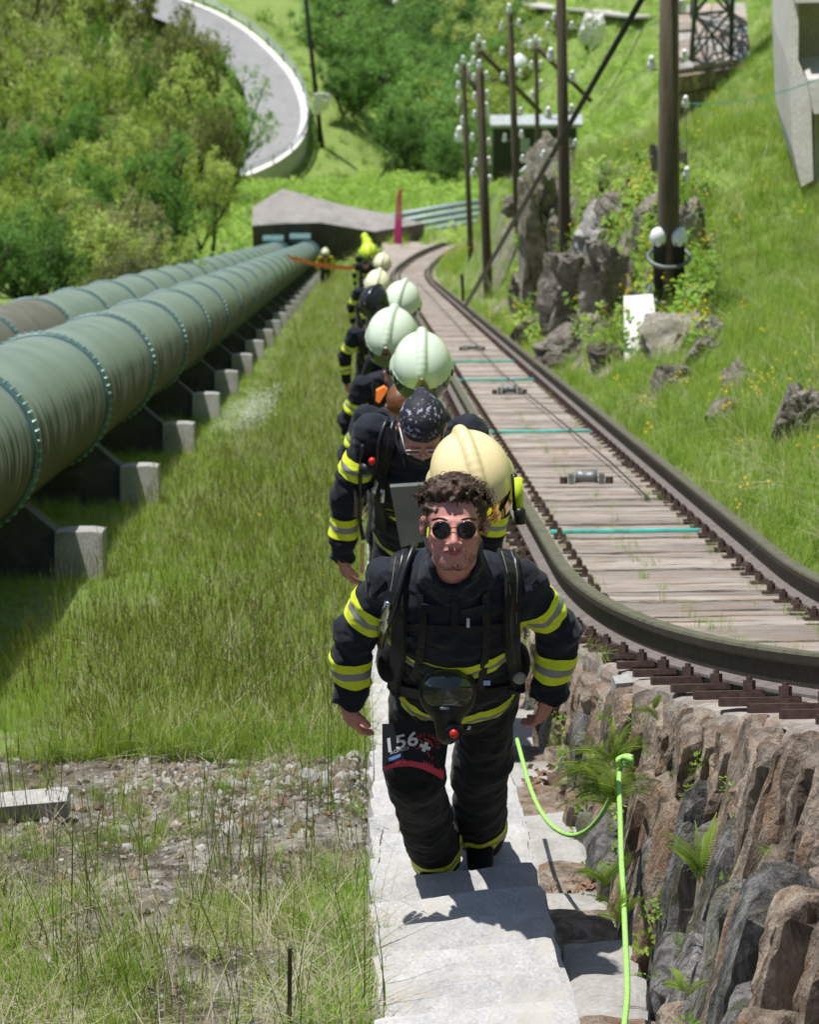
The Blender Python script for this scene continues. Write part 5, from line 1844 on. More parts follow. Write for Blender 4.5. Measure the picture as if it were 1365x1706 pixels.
# chest harness, hoses and mask of the front man (breathing apparatus)
BA = thing('breathing_apparatus', JP['chest'] + Vector((0, .2, .1)), 'black breathing apparatus harness with hoses worn by the curly haired man', 'breathing apparatus')
strap(jb1, [(686, 905), (668, 935), (664, 985), (672, 1040), (668, 1100), (662, 1150)], .050, BA, 'shoulder_strap', th=.016)
strap(jb1, [(828, 905), (846, 935), (852, 985), (848, 1040), (850, 1100), (860, 1150)], .050, BA, 'shoulder_strap', th=.016)
strap(jb1, [(700, 990), (708, 1040), (702, 1090), (690, 1130)], .022, BA, 'harness_strap')
strap(jb1, [(806, 985), (810, 1050), (806, 1100), (800, 1150)], .024, BA, 'harness_strap')
strap(jb1, [(645, 1142), (700, 1152), (760, 1156), (820, 1152), (868, 1140)], .045, BA, 'waist_belt', th=.008)
strap(jb1, [(668, 1040), (720, 1046), (790, 1046), (846, 1040)], .020, BA, 'chest_strap')
hose(jb1, [(700, 884), (680, 915), (668, 960), (655, 1000), (648, 1030)], .0085, BA)
hose(jb1, [(708, 892), (692, 925), (680, 965), (664, 1005), (654, 1040)], .0085, BA, off=.008)
hose(jb1, [(846, 895), (858, 930), (852, 985), (846, 1040), (848, 1110)], .0085, BA)
m = MB()
pv = []
for (a, b) in ((652, 1000), (646, 1018), (640, 1034), (634, 1052)):
    p, q = surf(jb1, a, b, .022); pv.append(p if p is not None else at(a, b, 10.25))
m.tube([pv[0], pv[0].lerp(pv[1], .3), pv[0].lerp(pv[1], .35), pv[1], pv[1].lerp(pv[2], .3), pv[1].lerp(pv[2], .35), pv[2], pv[3]], [.010, .010, .014, .014, .011, .017, .017, .009], 12)
m.build('valve', chrome, BA, True)
m = MB(); m.tube([pv[2], pv[3], pv[3] + (pv[3] - pv[2]) * 1.0], [.012, .012, .009], 10); m.build('valve_body', gunmetal, BA, True)
# bulky pouches at the hips
for (a, b, sx, sz, nm, mt) in ((646, 1100, .035, .075, 'pouch', blackcloth), (862, 1105, .040, .075, 'pouch', blackcloth)):
    c = at(a, b, 10.62); m = MB(); m.sphere(c, 1.0, 16, 12, (sx, .05, sz)); m.build(nm, mt, BA, True)
c = at(866, 1130, 10.52); m = MB(); m.sphere(c, .021, 12, 8, (1, .5, 1.05)); m.build('gauge', silver, BA, True)
stitchm = simple('pale_stitching', (.26, .25, .23), .8, bump=0)
for pts in ([(836, 908), (852, 940), (857, 985), (854, 1030)], [(668, 925), (658, 950), (655, 985)], [(822, 912), (838, 945), (843, 985)]):
    o, n_ = surf_path(jb1, pts, .023); m = MB(); m.tube(o, .0010, 4); m.build('stitching', stitchm, BA)
for pts, wd in (([(704, 1012), (752, 1016)], .030), ([(768, 1016), (808, 1012)], .030)):
    strap(jb1, pts, wd, P1, 'pocket_flap', navy, .004, .004)
strap(jb1, [(757, 955), (758, 1000), (758, 1060)], .018, P1, 'zip_flap', blackcloth, .003, .004)
p, q = surf(jb1, 778, 1036, .008); m = MB(); m.box(p, .008, .003, .026, (CR, -q, CU)); m.build('pull_tag', whitep0 := simple('white_tag', (.7, .7, .7), .5, bump=0), P1)
for (a, b) in ((712, 1134), (808, 1128), (690, 1060), (850, 1062), (846, 1146), (668, 1148)):
    p, q = surf(jb1, a, b, .020)
    if p is None: continue
    m = MB(); m.box(p, .020, .005, .014, (CR, -q, CU)); m.build('buckle', chrome if a in (808, 712) else blackpl, BA)
for sx, (a, b) in ((-1, (640, 962)), (1, (888, 968))):
    strap(jb1, [(a, b), (a + sx * 18, b + 22)], .022, P1, 'shoulder_tab', navy, .004, .004)
# cylinder and back plate (behind him)
bk = JP['chest'] + Vector((0, .20, .06)); bd_ = (JP['neck'] - JP['pelvis']).normalized()
m = MB(); m.tube([bk - bd_ * .30, bk - bd_ * .26, bk + bd_ * .12, bk + bd_ * .17], [.05, .075, .075, .03], 18); m.build('cylinder', yellowm, BA, True)
m = MB(); m.box(bk - Vector((0, .03, .08)) - bd_ * .10, .24, .03, .36, (X, bd_.cross(X).normalized(), bd_)); m.build('back_plate', blackpl, BA)

MK = thing('breathing_mask', at(748, 1150, 10.40), 'black full face breathing mask hanging at the curly haired man\'s waist, red button below', 'mask')
mc = at(746, 1152, 10.42)
mf = unit(-CF * .8 + CU * -.1 + Vector((0, -.3, 0))); mx = CR; mu = mf.cross(mx).normalized(); mu = mu if mu.z > 0 else -mu
F = Field(*bounds([mc], .2), .005)
F.ell(A3(mc), (.084, .060, .092), [A3(mx), A3(mf), A3(mu)], 0)
F.cap(A3(mc - mx * .07 + mu * .075), A3(mc + mx * .07 + mu * .075), .018, .018, .01)
F.cap(A3(mc - mu * .05 + mf * .03), A3(mc - mu * .115 + mf * .035), .045, .034, .02)
V, Q = F.mesh(); part('rubber_frame', V, Q, blackpl, MK)
F = Field(*bounds([mc], .2), .005)
F.ell(A3(mc + mf * .014 + mu * .010), (.076, .058, .072), [A3(mx), A3(mf), A3(mu)], 0)
F.cut(A3(mc - mu * .045), A3(-mu)); F.cut(A3(mc + mf * .02), A3(-mf))
V, Q = F.mesh(); part('lens', V, Q, visorm, MK)
bb = at(757, 1221, 10.36)
m = MB(); m.tube([bb - mf * .05, bb + mf * .004], [.026, .024], 16); m.build('valve_housing', blackpl, MK, True)
m = MB(); m.tube([bb, bb + mf * .012, bb + mf * .016], [.0135, .0135, .009], 14); m.build('red_button', redm, MK, True)
m = MB(); m.box(at(741, 1180, 10.33), .026, .004, .006, (mx, mf, mu)); m.build('clip', silver, MK)
m = MB(); c = at(778, 1212, 10.40); m.tube([c, c + mx * .012], .007, 8); m.build('fitting', chrome, MK, True)
strap(jb1, [(712, 1148), (700, 1120), (700, 1080)], .018, MK, 'head_strap'); strap(jb1, [(790, 1148), (806, 1120), (808, 1080)], .018, MK, 'head_strap')

# ---- race bib on the lifted thigh
def on_leg(px, py, off): 
    p, q = surf(tb1, px, py, off)
    return p
BIBq = [(640, 1205), (757, 1193), (738, 1300), (640, 1284)]       # corners in view, clockwise from upper left
def bib_pt(s_, t_, off):
    x_ = (1 - t_) * ((1 - s_) * 637 + s_ * 752) + t_ * ((1 - s_) * 637 + s_ * 739)
    y_ = (1 - t_) * ((1 - s_) * 1206 + s_ * 1200) + t_ * ((1 - s_) * 1284 + s_ * 1299 - 14 * math.sin(s_ * math.pi) * 1.0)
    return x_, y_
# a smooth curved sheet wrapped over the front of the thigh
th_a, th_b = JP['hipL'], JP['knL']
zs = []
def bib_surface(s_, t_, off=0.0):
    x_, y_ = bib_pt(s_, t_, 0)
    f = (x_ - 694) / 62.0
    zz = 10.71 + .028 * t_ - .0 + .055 * f * f - off
    return at(x_, y_, zz)
nb = 16
V = [bib_surface(i / nb, j / nb) for j in range(nb + 1) for i in range(nb + 1)]
Fb_ = [(j * (nb + 1) + i, j * (nb + 1) + i + 1, (j + 1) * (nb + 1) + i + 1, (j + 1) * (nb + 1) + i) for j in range(nb) for i in range(nb)]
zmin = min((p - CAMP).dot(CF) - ((surf(tb1, *bib_pt(i / 4, j / 4, 0))[0] or (CAMP + CF * 99)) - CAMP).dot(CF) for i in range(5) for j in range(5) for p in [bib_surface(i / 4, j / 4)])
zmax = max((p - CAMP).dot(CF) - ((surf(tb1, *bib_pt(i / 4, j / 4, 0))[0] or (CAMP + CF * 0)) - CAMP).dot(CF) for i in range(1, 4) for j in range(5) for p in [bib_surface(i / 4, j / 4)])
BOFF = max(0, zmax + .006) if zmax < 5 else 0.02
V = [bib_surface(i / nb, j / nb, BOFF) for j in range(nb + 1) for i in range(nb + 1)]
V2 = [bib_surface(i / nb, j / nb, BOFF - .0015) for j in range(nb + 1) for i in range(nb + 1)]
bibm = simple('bib_cloth', (.006, .008, .014), .85, 0, sc=40, var=.2, bump=0)
bib = part('race_bib', list(V) + list(V2), Fb_ + [tuple(reversed([i + len(V) for i in f])) for f in Fb_], bibm, P1)
whitep = simple('white_print', (.72, .74, .80), .7, bump=0, var=.03)
redp = simple('red_print', (.42, .03, .04), .7, bump=0, var=.08)
pinkp = simple('flame_print', (.62, .05, .09), .7, bump=0, var=.08)
bluep = simple('blue_print', (.16, .30, .70), .7, bump=0, var=.08)
def text_mesh(s_):
    cu = bpy.data.curves.new('t', 'FONT'); cu.body = s_; cu.size = 1; cu.align_x = 'CENTER'; cu.align_y = 'CENTER'; cu.resolution_u = 3
    ob = bpy.data.objects.new('t', cu); col.objects.link(ob)
    dg = bpy.context.evaluated_depsgraph_get(); me = bpy.data.meshes.new_from_object(ob.evaluated_get(dg))
    V = [v.co.copy() for v in me.vertices]; Fx = [tuple(p.vertices) for p in me.polygons]
    bpy.data.objects.remove(ob); bpy.data.curves.remove(cu); bpy.data.meshes.remove(me)
    return V, Fx
# bib coordinates: s across (0.115 m), t down (0.17 m)
BW, BH = 1.0, .82
def put_text(s_, cs, ct, size, rot, mat, bold=0, slant=0):
    V, Fx = text_mesh(s_)
    out = []
    for v in V:
        x_ = v.x * size + slant * v.y * size; y_ = -v.y * size
        xr = x_ * math.cos(rot) - y_ * math.sin(rot); yr = x_ * math.sin(rot) + y_ * math.cos(rot)
        out.append((cs + xr, ct + yr / BH))
    allV = []; allF = []
    for dx, dy in ([(0, 0), (bold, 0), (0, bold), (bold, bold)] if bold else [(0, 0)]):
        b = len(allV)
        allV += [bib_surface(a + dx, c + dy, BOFF + .0012 + .0002 * (dx > 0) + .0003 * (dy > 0)) for a, c in out]
        allF += [tuple(i + b for i in f) for f in Fx]
    return allV, allF
def bib_part(name, Vx, Fx, mat): return part(name, Vx, Fx, mat, bib, False)
Vx, Fx = put_text('156', .28, .44, .36, -.22, whitep, .012, .12); bib_part('number', Vx, Fx, whitep)
Vx, Fx = put_text('ROMEO', .27, .625, .085, -.22, whitep, 0, .1); bib_part('name_print', Vx, Fx, whitep)
AV = []; AF = []
word = 'FIREFIGHTER'
for i, ch in enumerate(word):
    a = math.pi * (1.08 + .84 * i / (len(word) - 1)) + .15
    Vx, Fx = put_text(ch, .66 + .195 * math.cos(a), .52 + .195 * math.sin(a) / BH, .085, a + math.pi / 2, redp)
    b = len(AV); AV += Vx; AF += [tuple(k + b for k in f) for f in Fx]
bib_part('round_lettering', AV, AF, redp)
def poly(pts, extra=.0012): return [bib_surface(a, b, BOFF + extra) for a, b in pts]
cxs, cts, ro = .66, .53, .25
def rp2(x_, y_): return (cxs + x_ * math.cos(ro) - y_ * math.sin(ro), cts + (x_ * math.sin(ro) + y_ * math.cos(ro)) / BH)
aa, cc_ = .085, .030
cross = [(-cc_, -aa), (cc_, -aa), (cc_, -cc_), (aa, -cc_), (aa, cc_), (cc_, cc_), (cc_, aa), (-cc_, aa), (-cc_, cc_), (-aa, cc_), (-aa, -cc_), (-cc_, -cc_)]
bib_part('white_cross', poly([rp2(*c) for c in cross], .002), [(0, 1, 2, 11), (2, 3, 4, 5), (11, 2, 5, 8), (8, 5, 6, 7), (9, 10, 11, 8)], whitep)
sh_ = []; sf = []
for (x0_, y0_, x1_, y1_) in ((-.13, -.10, -.05, -.05), (.05, -.10, .12, -.05), (-.12, .08, -.05, .04), (.05, .05, .12, .12), (-.17, .04, -.14, .07), (.15, .10, .18, .13), (-.06, -.13, .06, -.115)):
    b = len(sh_); w_ = .016
    sh_ += poly([rp2(x0_, y0_ - w_), rp2(x1_, y1_ - w_), rp2(x1_, y1_ + w_), rp2(x0_, y0_ + w_)], .0014); sf.append((b, b + 1, b + 2, b + 3))
bib_part('red_emblem', sh_, sf, redp)
bib_part('blue_mark', poly([(.10, .76), (.29, .70), (.29, .78), (.10, .84)], .0016), [(0, 1, 2, 3)], bluep)
fv = []; ff = []; rr = random.Random(4); n_ = 46
for i in range(n_ + 1):
    a = i / n_; hgt = .07 + (.05 + .06 * a) * (rr.random() if i % 2 else 0) + .05 * math.sin(a * 2.5)
    fv += poly([(a, 1.0), (a, 1.0 - hgt)], .0018)
for i in range(n_): ff.append((2 * i, 2 * i + 2, 2 * i + 3, 2 * i + 1))
bib_part('flame_print', fv, ff, pinkp)
# small grass sprig caught on the shin, knee strap
# ---- helmets and torch
H1 = helmet(at(786, 797, 10.50), unit(-CF * .62 - CU * .62 + CR * .22), unit(CU * .72 - CF * .66 + CR * -.10), .90, shell_cream, goldm, 'cream helmet with gold visor carried behind the curly haired man')
m = MB(); T = thing('torch', at(864, 830, 10.45), 'black and yellow torch clipped to the side of the cream helmet', 'torch')
m.tube([at(864, 796, 10.44), at(866, 850, 10.47)], .012, 12); m.build('torch_body', yellowm, T, True)
m = MB(); m.tube([at(866, 846, 10.47), at(866, 850, 10.47), at(867, 872, 10.48)], [.013, .018, .017], 12); m.build('torch_head', blackpl, T, True)
m = MB(); m.tube([at(857, 790, 10.45), at(859, 815, 10.46), at(859, 850, 10.47)], .009, 8); m.build('clip', blackpl, T, True)

# ---- second man, head bent down under a bandana
def fig_rel(base, J0, sc=1.0, mirror=False):
    return {k: base + Vector(((-v.x if mirror else v.x) * sc, v.y * sc, v.z * sc)) for k, v in J0.items()}
J2 = dict(head=at(704, 712, 13.95), neck=at(702, 728, 14.20), chest=at(698, 790, 14.45), pelvis=at(698, 880, 14.85),
          shL=at(618, 722, 14.25), elL=at(577, 828, 14.42), wrL=at(571, 930, 14.55), haL=at(579, 972, 14.62),
          shR=at(782, 722, 14.3), elR=at(822, 826, 14.42), wrR=at(818, 920, 14.55), haR=at(815, 950, 14.6),
          hipL=at(662, 890, 14.9), knL=at(655, 1000, 14.9), anL=at(668, 1105, 15.2), toeL=at(668, 1118, 15.05),
          hipR=at(735, 890, 14.9), knR=at(738, 1005, 15.1), anR=at(725, 1085, 15.5), toeR=at(725, 1095, 15.35))
P2, hx2, jb2, tb2 = figure(J2, 'second man in line, bent forward with patterned black bandana and white framed glasses', .006, .0075,
                           Vector((0, -.90, -.42)), Vector((0, -.42, .90)), seed=2, pose_hands={'L': Vector((1, .5, 0)), 'R': Vector((-1, .5, 0))})
hc = J2['head']; hx_, hf_, hu_ = hx2
banm = NT('bandana_cloth'); co = banm.world((1, 1, 1)); f1 = banm.noise(co, 60, 3, .7); f2 = banm.noise(co, 14, 2)
banm.set(banm.mix(banm.ramp(banm.math('MULTIPLY', f1, banm.math('ADD', f2, .35)), [(.50, 0.0), (.58, 1.0)]), (.008, .009, .016), (.40, .42, .56)), .7)
F = Field(*bounds([hc], .18), .005); AXh = [A3(hx_), A3(hf_), A3(hu_)]
F.ell(A3(HPt(0, -.012, .060)), (.090, .103, .088), AXh, 0)
F.ell(A3(HPt(0, -.12, .02)), (.04, .05, .05), AXh, .03)
F.cut(A3(HPt(0, 0, .030)), A3(-hu_ + hf_ * -.15))
F.grain(.0025, (30, 30, 30), 2)
V, Q = F.mesh(); part('bandana', V, Q, banm.m, P2)
m = MB()
for k in (-1, 1):
    c0 = HPt(k * .036, .108, .0)
    m.tube([c0 + hx_ * a + hu_ * b for a, b in ((-.028, .014), (.030, .016), (.028, -.014), (-.020, -.018), (-.028, .014))], .0022, 6, False)
    m.tube([HPt(k * .064, .10, .012), HPt(k * .082, 0, .012)], .0022, 6)
m.build('glasses_frame', whiteframe, P2, True)
m = MB()
for k in (-1, 1): m.box(HPt(k * .036, .107, 0), .052, .0012, .028, (hx_, hf_, hu_))
m.build('glasses_lens', simple('orange_lens', (.22, .05, .03), .15, 0, bump=0), P2)
B2 = thing('breathing_apparatus', J2['chest'] + Vector((0, .2, .1)), 'black breathing apparatus with chrome gauges worn by the man in the bandana', 'breathing apparatus')
strap(jb2, [(655, 715), (640, 760), (636, 820), (640, 880)], .055, B2, 'shoulder_strap', th=.016)
strap(jb2, [(748, 715), (765, 760), (768, 820), (765, 880)], .055, B2, 'shoulder_strap', th=.016)
hose(jb2, [(650, 690), (632, 720), (626, 770), (618, 820)], .009, B2)
hose(jb2, [(660, 690), (648, 730), (640, 780), (634, 810)], .009, B2)
hose(jb2, [(664, 712), (662, 740), (680, 762), (676, 775)], .006, B2)
hose(jb2, [(606, 740), (598, 800), (596, 860), (606, 900)], .008, B2)
strap(jb2, [(640, 850), (690, 862), (760, 850)], .04, B2, 'waist_belt', th=.008)
def blob(a, b, z, r_, mat, name, parent, sc_=(1, 1, 1)):
    m = MB(); m.sphere(at(a, b, z), r_, 14, 10, sc_); return m.build(name, mat, parent, True)
def zs_(bvh, a, b, d=.04, default=14.3):
    p, q = surf(bvh, a, b); return ((p - CAMP).dot(CF) - d) if p is not None else default
blob(612, 780, zs_(jb2, 612, 780), .030, blackpl, 'lung_valve', B2, (1.2, 1, .9))
blob(620, 768, zs_(jb2, 620, 768, .07), .015, redm, 'red_button', B2)
m = MB(); z_ = zs_(jb2, 625, 815, .05)
m.tube([at(636, 790, z_), at(630, 800, z_), at(626, 812, z_), at(620, 820, z_)], [.008, .013, .010, .018], 10); m.build('valve', chrome, B2, True)
m = MB(); m.tube([at(638, 795, z_), at(638, 820, z_), at(637, 838, z_)], [.010, .012, .009], 10); m.build('valve', chrome, B2, True)
m = MB(); m.tube([at(592, 812, z_), at(594, 838, z_), at(592, 862, z_)], [.012, .009, .011], 10); m.build('valve', gunmetal, B2, True)
m = MB(); bk = J2['chest'] + Vector((0, .2, .08)); bd_ = (J2['neck'] - J2['pelvis']).normalized()
m.tube([bk - bd_ * .30, bk - bd_ * .26, bk + bd_ * .12, bk + bd_ * .17], [.05, .075, .075, .03], 18); m.build('cylinder', yellowm, B2, True)
strap(jb2, [(604, 905), (602, 930), (603, 955)], .011, B2, 'tail_strap', mat=simple('tan_strap', (.16, .09, .03), .8, bump=0))
smoke = simple('grey_green_sheet', (.11, .125, .11), .35, 0, sc=5, var=.25, bump=.1)
m = MB(); z_ = 13.9
V = [at(650, 812, z_), at(712, 808, z_), at(714, 900, z_ + .2), at(668, 912, z_ + .2)]; V += [v + Vector((0, .02, 0)) for v in V]
m.add(V, [(3, 2, 1, 0), (4, 5, 6, 7), (0, 1, 5, 4), (1, 2, 6, 5), (2, 3, 7, 6), (3, 0, 4, 7)])
m.build('apron_panel', smoke, P2)
H2 = helmet(at(703, 610, 14.75), unit(-CF * .62 - CU * .78), unit(CU * .70 - CF * .70), .90, shell_mint, clearv, 'large pale green helmet with dark brow badge, carried behind the man in the bandana')

# ---- the rest of the line: one kneaded figure, copied with changes of stance
def generic_J(s_=1.0):
    foot = Vector((0, 0, 0))
    J = dict(head=Vector((0, -.34, 1.50)), neck=Vector((0, -.24, 1.34)), chest=Vector((0, -.12, 1.17)), pelvis=Vector((0, .0, .88)),
             shL=Vector((-.20, -.19, 1.31)), elL=Vector((-.29, -.16, 1.03)), wrL=Vector((-.28, -.24, .78)), haL=Vector((-.27, -.27, .70)),
             shR=Vector((.20, -.19, 1.31)), elR=Vector((.29, -.16, 1.03)), wrR=Vector((.28, -.24, .78)), haR=Vector((.27, -.27, .70)),
             hipL=Vector((-.09, 0, .86)), knL=Vector((-.11, -.20, .50)), anL=Vector((-.09, -.05, .12)), toeL=Vector((-.09, -.19, .07)),
             hipR=Vector((.09, 0, .86)), knR=Vector((.10, .0, .34)), anR=Vector((.09, .26, -.14)), toeR=Vector((.09, .12, -.16)))
    return {k: v * s_ for k, v in J.items()}
Jg = generic_J()
PG, hxg, jbg, tbg = figure(Jg, 'generic', .011, .011, Vector((0, -.95, -.3)), Vector((0, -.3, .95)), hands=True, wr=.004, seed=3)
hc = Jg['head']; hx_, hf_, hu_ = hxg
PG.location -= PG.location * 0
def add_cap(g, mat, name):
    F = Field(*bounds([hc], .18), .009); AXh = [A3(hx_), A3(hf_), A3(hu_)]
    F.ell(A3(HPt(0, -.012, .055)), (.090, .106, .096), AXh, 0); F.cut(A3(HPt(0, 0, .01)), A3(-hu_ + hf_ * .5)); F.grain(.004, (20, 20, 20), 2)
    V, Q = F.mesh(); V = V - np.array(PG.location)
    return put(name, mesh_np(name, V, Q, mat, True), g)
def add_pack(g):
    m = MB(); bk = Jg['chest'] + Vector((0, .2, .08)) - PG.location; bd_ = (Jg['neck'] - Jg['pelvis']).normalized()
    m.tube([bk - bd_ * .30, bk - bd_ * .26, bk + bd_ * .12, bk + bd_ * .17], [.05, .08, .08, .03], 14); o = put('air_cylinder', m.mesh('air_cylinder', blackpl, True), g)
    m = MB()
    for k in (-1, 1):
        pts, n_ = [], []
        for t_ in np.linspace(0, 1, 9):
            p = Vector((k * .12, -.40 + .35 * 0, 1.38 - .5 * t_))
            h = jbg.ray_cast(Vector((k * .12, -2, 1.36 - .5 * t_)), Vector((0, 1, 0)))
            if h[0] is not None: pts.append(h[0] + Vector((0, -.008, 0)) - PG.location); n_.append(h[1] if h[1].y < 0 else -h[1])
        m.ribbon(pts, .055, .02, n_)
    put('harness', m.mesh('harness', strapm), g)
add_pack(PG)
foot_off = Vector((0, 0, 0))
def place_person(g, foot_px, z, rz, sc_, label, mirror=False):
    p = at(*foot_px, z)
    g.location = p; g.rotation_euler[2] = rz; g.scale = (sc_ * (-1 if mirror else 1), sc_, sc_)
    g['label'] = label; g['group'] = 'people climbing the steps in single file'
    return g
def stair_base(px, z, dx=0):
    "where a foot would stand on the steps, seen near column px at distance z"
    x_ = (px - 605) * z / FP
    u_ = z / math.cos(math.radians(4.6)) - .16
    return S(x_ + dx, u_, .0)
specs = [  # head px column, z, helmet px,py,width,material, cap, label
    (664, 21.0, (653, 562, 84), shell_mint, 'hair', 'third person in line with chestnut hair, orange tag on the shoulder, mostly hidden', 'pale green helmet just left behind the large badge helmet', .0),
    (621, 25.5, (669, 503, 60), shell_mint, 'cap', 'fourth person in line under a round black helmet, arm stripes showing at left', 'round pale green helmet, highest of the three green ones', .35),
    (622, 36.0, (629, 474, 42), shell_pale, 'cap', 'fifth person in line, mostly hidden under a cream helmet', 'cream helmet right above the small black helmet', .0),
    (643, 55.0, (637, 438, 28), shell_pale, 'cap', 'sixth person in line with yellow arm stripe at the right by the rail', 'small cream helmet on the right of the lime one', -.2),
    (608, 58.0, (614, 420, 28), shell_lime, 'cap', 'seventh person in line, dark jacket below a lime helmet', 'bright lime helmet in front of the dark block face', .2),
    (609, 92.0, (612, 404, 16), shell_lime, 'cap', 'eighth person in line, tiny figure in front of the concrete block', 'small lime helmet just above the bright lime one', 0),
    (607, 112.0, (608, 395, 12), shell_lime, 'cap', 'last person in line, tiniest figure before the block', 'smallest lime helmet at the top of the line', 0),
]
PG['group'] = 'people climbing the steps in single file'
figs = []
proto_children = list(PG.children)
for i, (hpx, z, (ax_, ay, aw), sm, kind, lab, hl, rz) in enumerate(specs):
    g = PG if i == 0 else cp_tree(PG)
    figs.append((g, hpx, z, (ax_, ay, aw), sm, kind, lab, hl, rz))
for g, hpx, z, (ax_, ay, aw), sm, kind, lab, hl, rz in figs:
    if kind == 'hair': add_cap(g, hairb, 'hair')
    else: add_cap(g, blackcloth, 'cap')
for i, (g, hpx, z, (ax_, ay, aw), sm, kind, lab, hl, rz) in enumerate(figs):
    b = stair_base(hpx, z)
    g.location = b + Vector((0, .0, .02)); g.rotation_euler[2] = rz; g['label'] = lab
    hs = aw * 1.0 / (.262 * FP / (z + .35))
    helmet(at(ax_, ay, z + .35 if i else z + .45), unit(-CF * .6 - CU * .75 + CR * random.uniform(-.3, .3)), unit(CU * .72 - CF * .68 + CR * random.uniform(-.2, .2)), max(.55, min(1.25, hs)), sm, clearv, hl, True, 'helmets carried along the line')
helmet(at(622, 502, 24.6), unit(-CF * .6 - CU * .6 - CR * .5), unit(CU * .75 - CF * .65), .72, simple('black_shell', (.012, .014, .02), .25, 0, bump=0, spec=.6), clearv, 'small glossy black helmet left of the pale green helmets', True, 'helmets carried along the line')
H1['group'] = H2['group'] = 'helmets carried along the line'
# orange tag on the third person's shoulder
m = MB(); m.add([at(627, 652, 20.2), at(640, 645, 20.2), at(646, 650, 20.2), at(632, 672, 20.2), at(626, 668, 20.2)] + [v + Vector((0, .02, 0)) for v in (at(627, 652, 20.2), at(640, 645, 20.2), at(646, 650, 20.2), at(632, 672, 20.2), at(626, 668, 20.2))],
      [(4, 3, 2, 1, 0), (5, 6, 7, 8, 9)] + [(k, (k + 1) % 5, (k + 1) % 5 + 5, k + 5) for k in range(5)])
tag(m.build('tag', orangem), 'orange tag hanging at the shoulder of the third person in line', 'tag')
# the watcher by the block
gw = cp_tree(figs[-1][0]); wz = 128
gw.location = drop(at(543, 470, wz)); gw['label'] = 'person in yellow top and helmet standing behind the orange tape by the pipe end'; gw['group'] = 'people'
del gw['group']
ym = simple('yellow_jacket', (.38, .30, .03), .8, bump=0)
for ch in gw.children:
    if ch.name.startswith('jacket'):
        ch.data = ch.data.copy(); ch.data.materials.clear(); ch.data.materials.append(ym)
helmet(gw.location + Vector((0, -.36, 1.60)), Vector((0, -.9, -.3)), Vector((0, -.3, .9)), 1.0, shell_pale, clearv, 'pale yellow helmet worn by the watcher behind the orange tape', False)

# ------------------------------------------------------------------ grass, weeds, gravel
g_lush = leaf_material('grass_lush', [(.14, .28, .03), (.28, .46, .06), (.46, .64, .13)], .52)
g_tall = leaf_material('grass_tall', [(.19, .29, .04), (.36, .48, .08), (.56, .64, .20)], .5)
g_seed = leaf_material('grass_seed', [(.11, .055, .035), (.19, .11, .06), (.30, .21, .10)], .25)
g_dark = leaf_material('grass_dark_stalk', [(.05, .10, .02), (.10, .17, .03), (.16, .14, .06)], .3)
g_straw = leaf_material('grass_straw', [(.24, .20, .12), (.36, .31, .21), (.46, .42, .31)], .2)
g_fern = leaf_material('fern_green', [(.14, .22, .02), (.24, .36, .04), (.33, .46, .08)], .4)
g_yellow = simple('yellow_petal', (.75, .55, .02), .6, bump=0)
g_white = simple('white_petal', (.75, .78, .68), .6, bump=0)

def blade(m, p, h, wd, lean, yaw, curl=.6, seg=4):
    dx, dy = math.cos(yaw), math.sin(yaw); px_, py_ = -dy, dx
    V = []
    for i in range(seg + 1):
        t_ = i / seg; o = lean * h * (t_ ** (1 + curl)); z = h * t_ * (1 - .35 * lean * t_ * t_)
        w_ = wd * (1 - t_ ** 1.6) + .0002
        V += [(p[0] + dx * o - px_ * w_ / 2, p[1] + dy * o - py_ * w_ / 2, z), (p[0] + dx * o + px_ * w_ / 2, p[1] + dy * o + py_ * w_ / 2, z)]
    m.add(V, [(2 * i, 2 * i + 1, 2 * i + 3, 2 * i + 2) for i in range(seg)])
def tuft(seed, n, rad, h0, h1, wd, lean):
    rr = random.Random(seed); m = MB()
    for _ in range(n):
        a = rr.uniform(0, 6.28); r_ = rad * math.sqrt(rr.random())
        blade(m, (r_ * math.cos(a), r_ * math.sin(a)), rr.uniform(h0, h1), wd * rr.uniform(.6, 1.2), rr.uniform(*lean), rr.uniform(0, 6.28), rr.uniform(.3, 1.2))
    return m
def seedstalk(seed, n, h0, h1):
    rr = random.Random(seed); m = MB()
    for _ in range(n):
        p = (rr.uniform(-.04, .04), rr.uniform(-.04, .04)); yaw = rr.uniform(0, 6.28); h = rr.uniform(h0, h1); ln = rr.uniform(.03, .3)
        m.mi = 0; blade(m, p, h, .0022, ln, yaw, .8, 4)
        m.mi = 1
        dx, dy = math.cos(yaw), math.sin(yaw)
        L = rr.uniform(.05, .10)
        for k in range(11):
            t_ = k / 11; z0 = h * (1 - .35 * ln) - L * .35 + L * t_; o = ln * h * (.86 + .14 * t_)
            a = rr.uniform(0, 6.28); w_ = .0042 * (1 - t_ * .6)
            x0, y0 = p[0] + dx * o, p[1] + dy * o
            m.add([(x0, y0, z0), (x0 + math.cos(a) * w_, y0 + math.sin(a) * w_, z0 + .008), (x0, y0, z0 + .016)], [(0, 1, 2)])
    return m
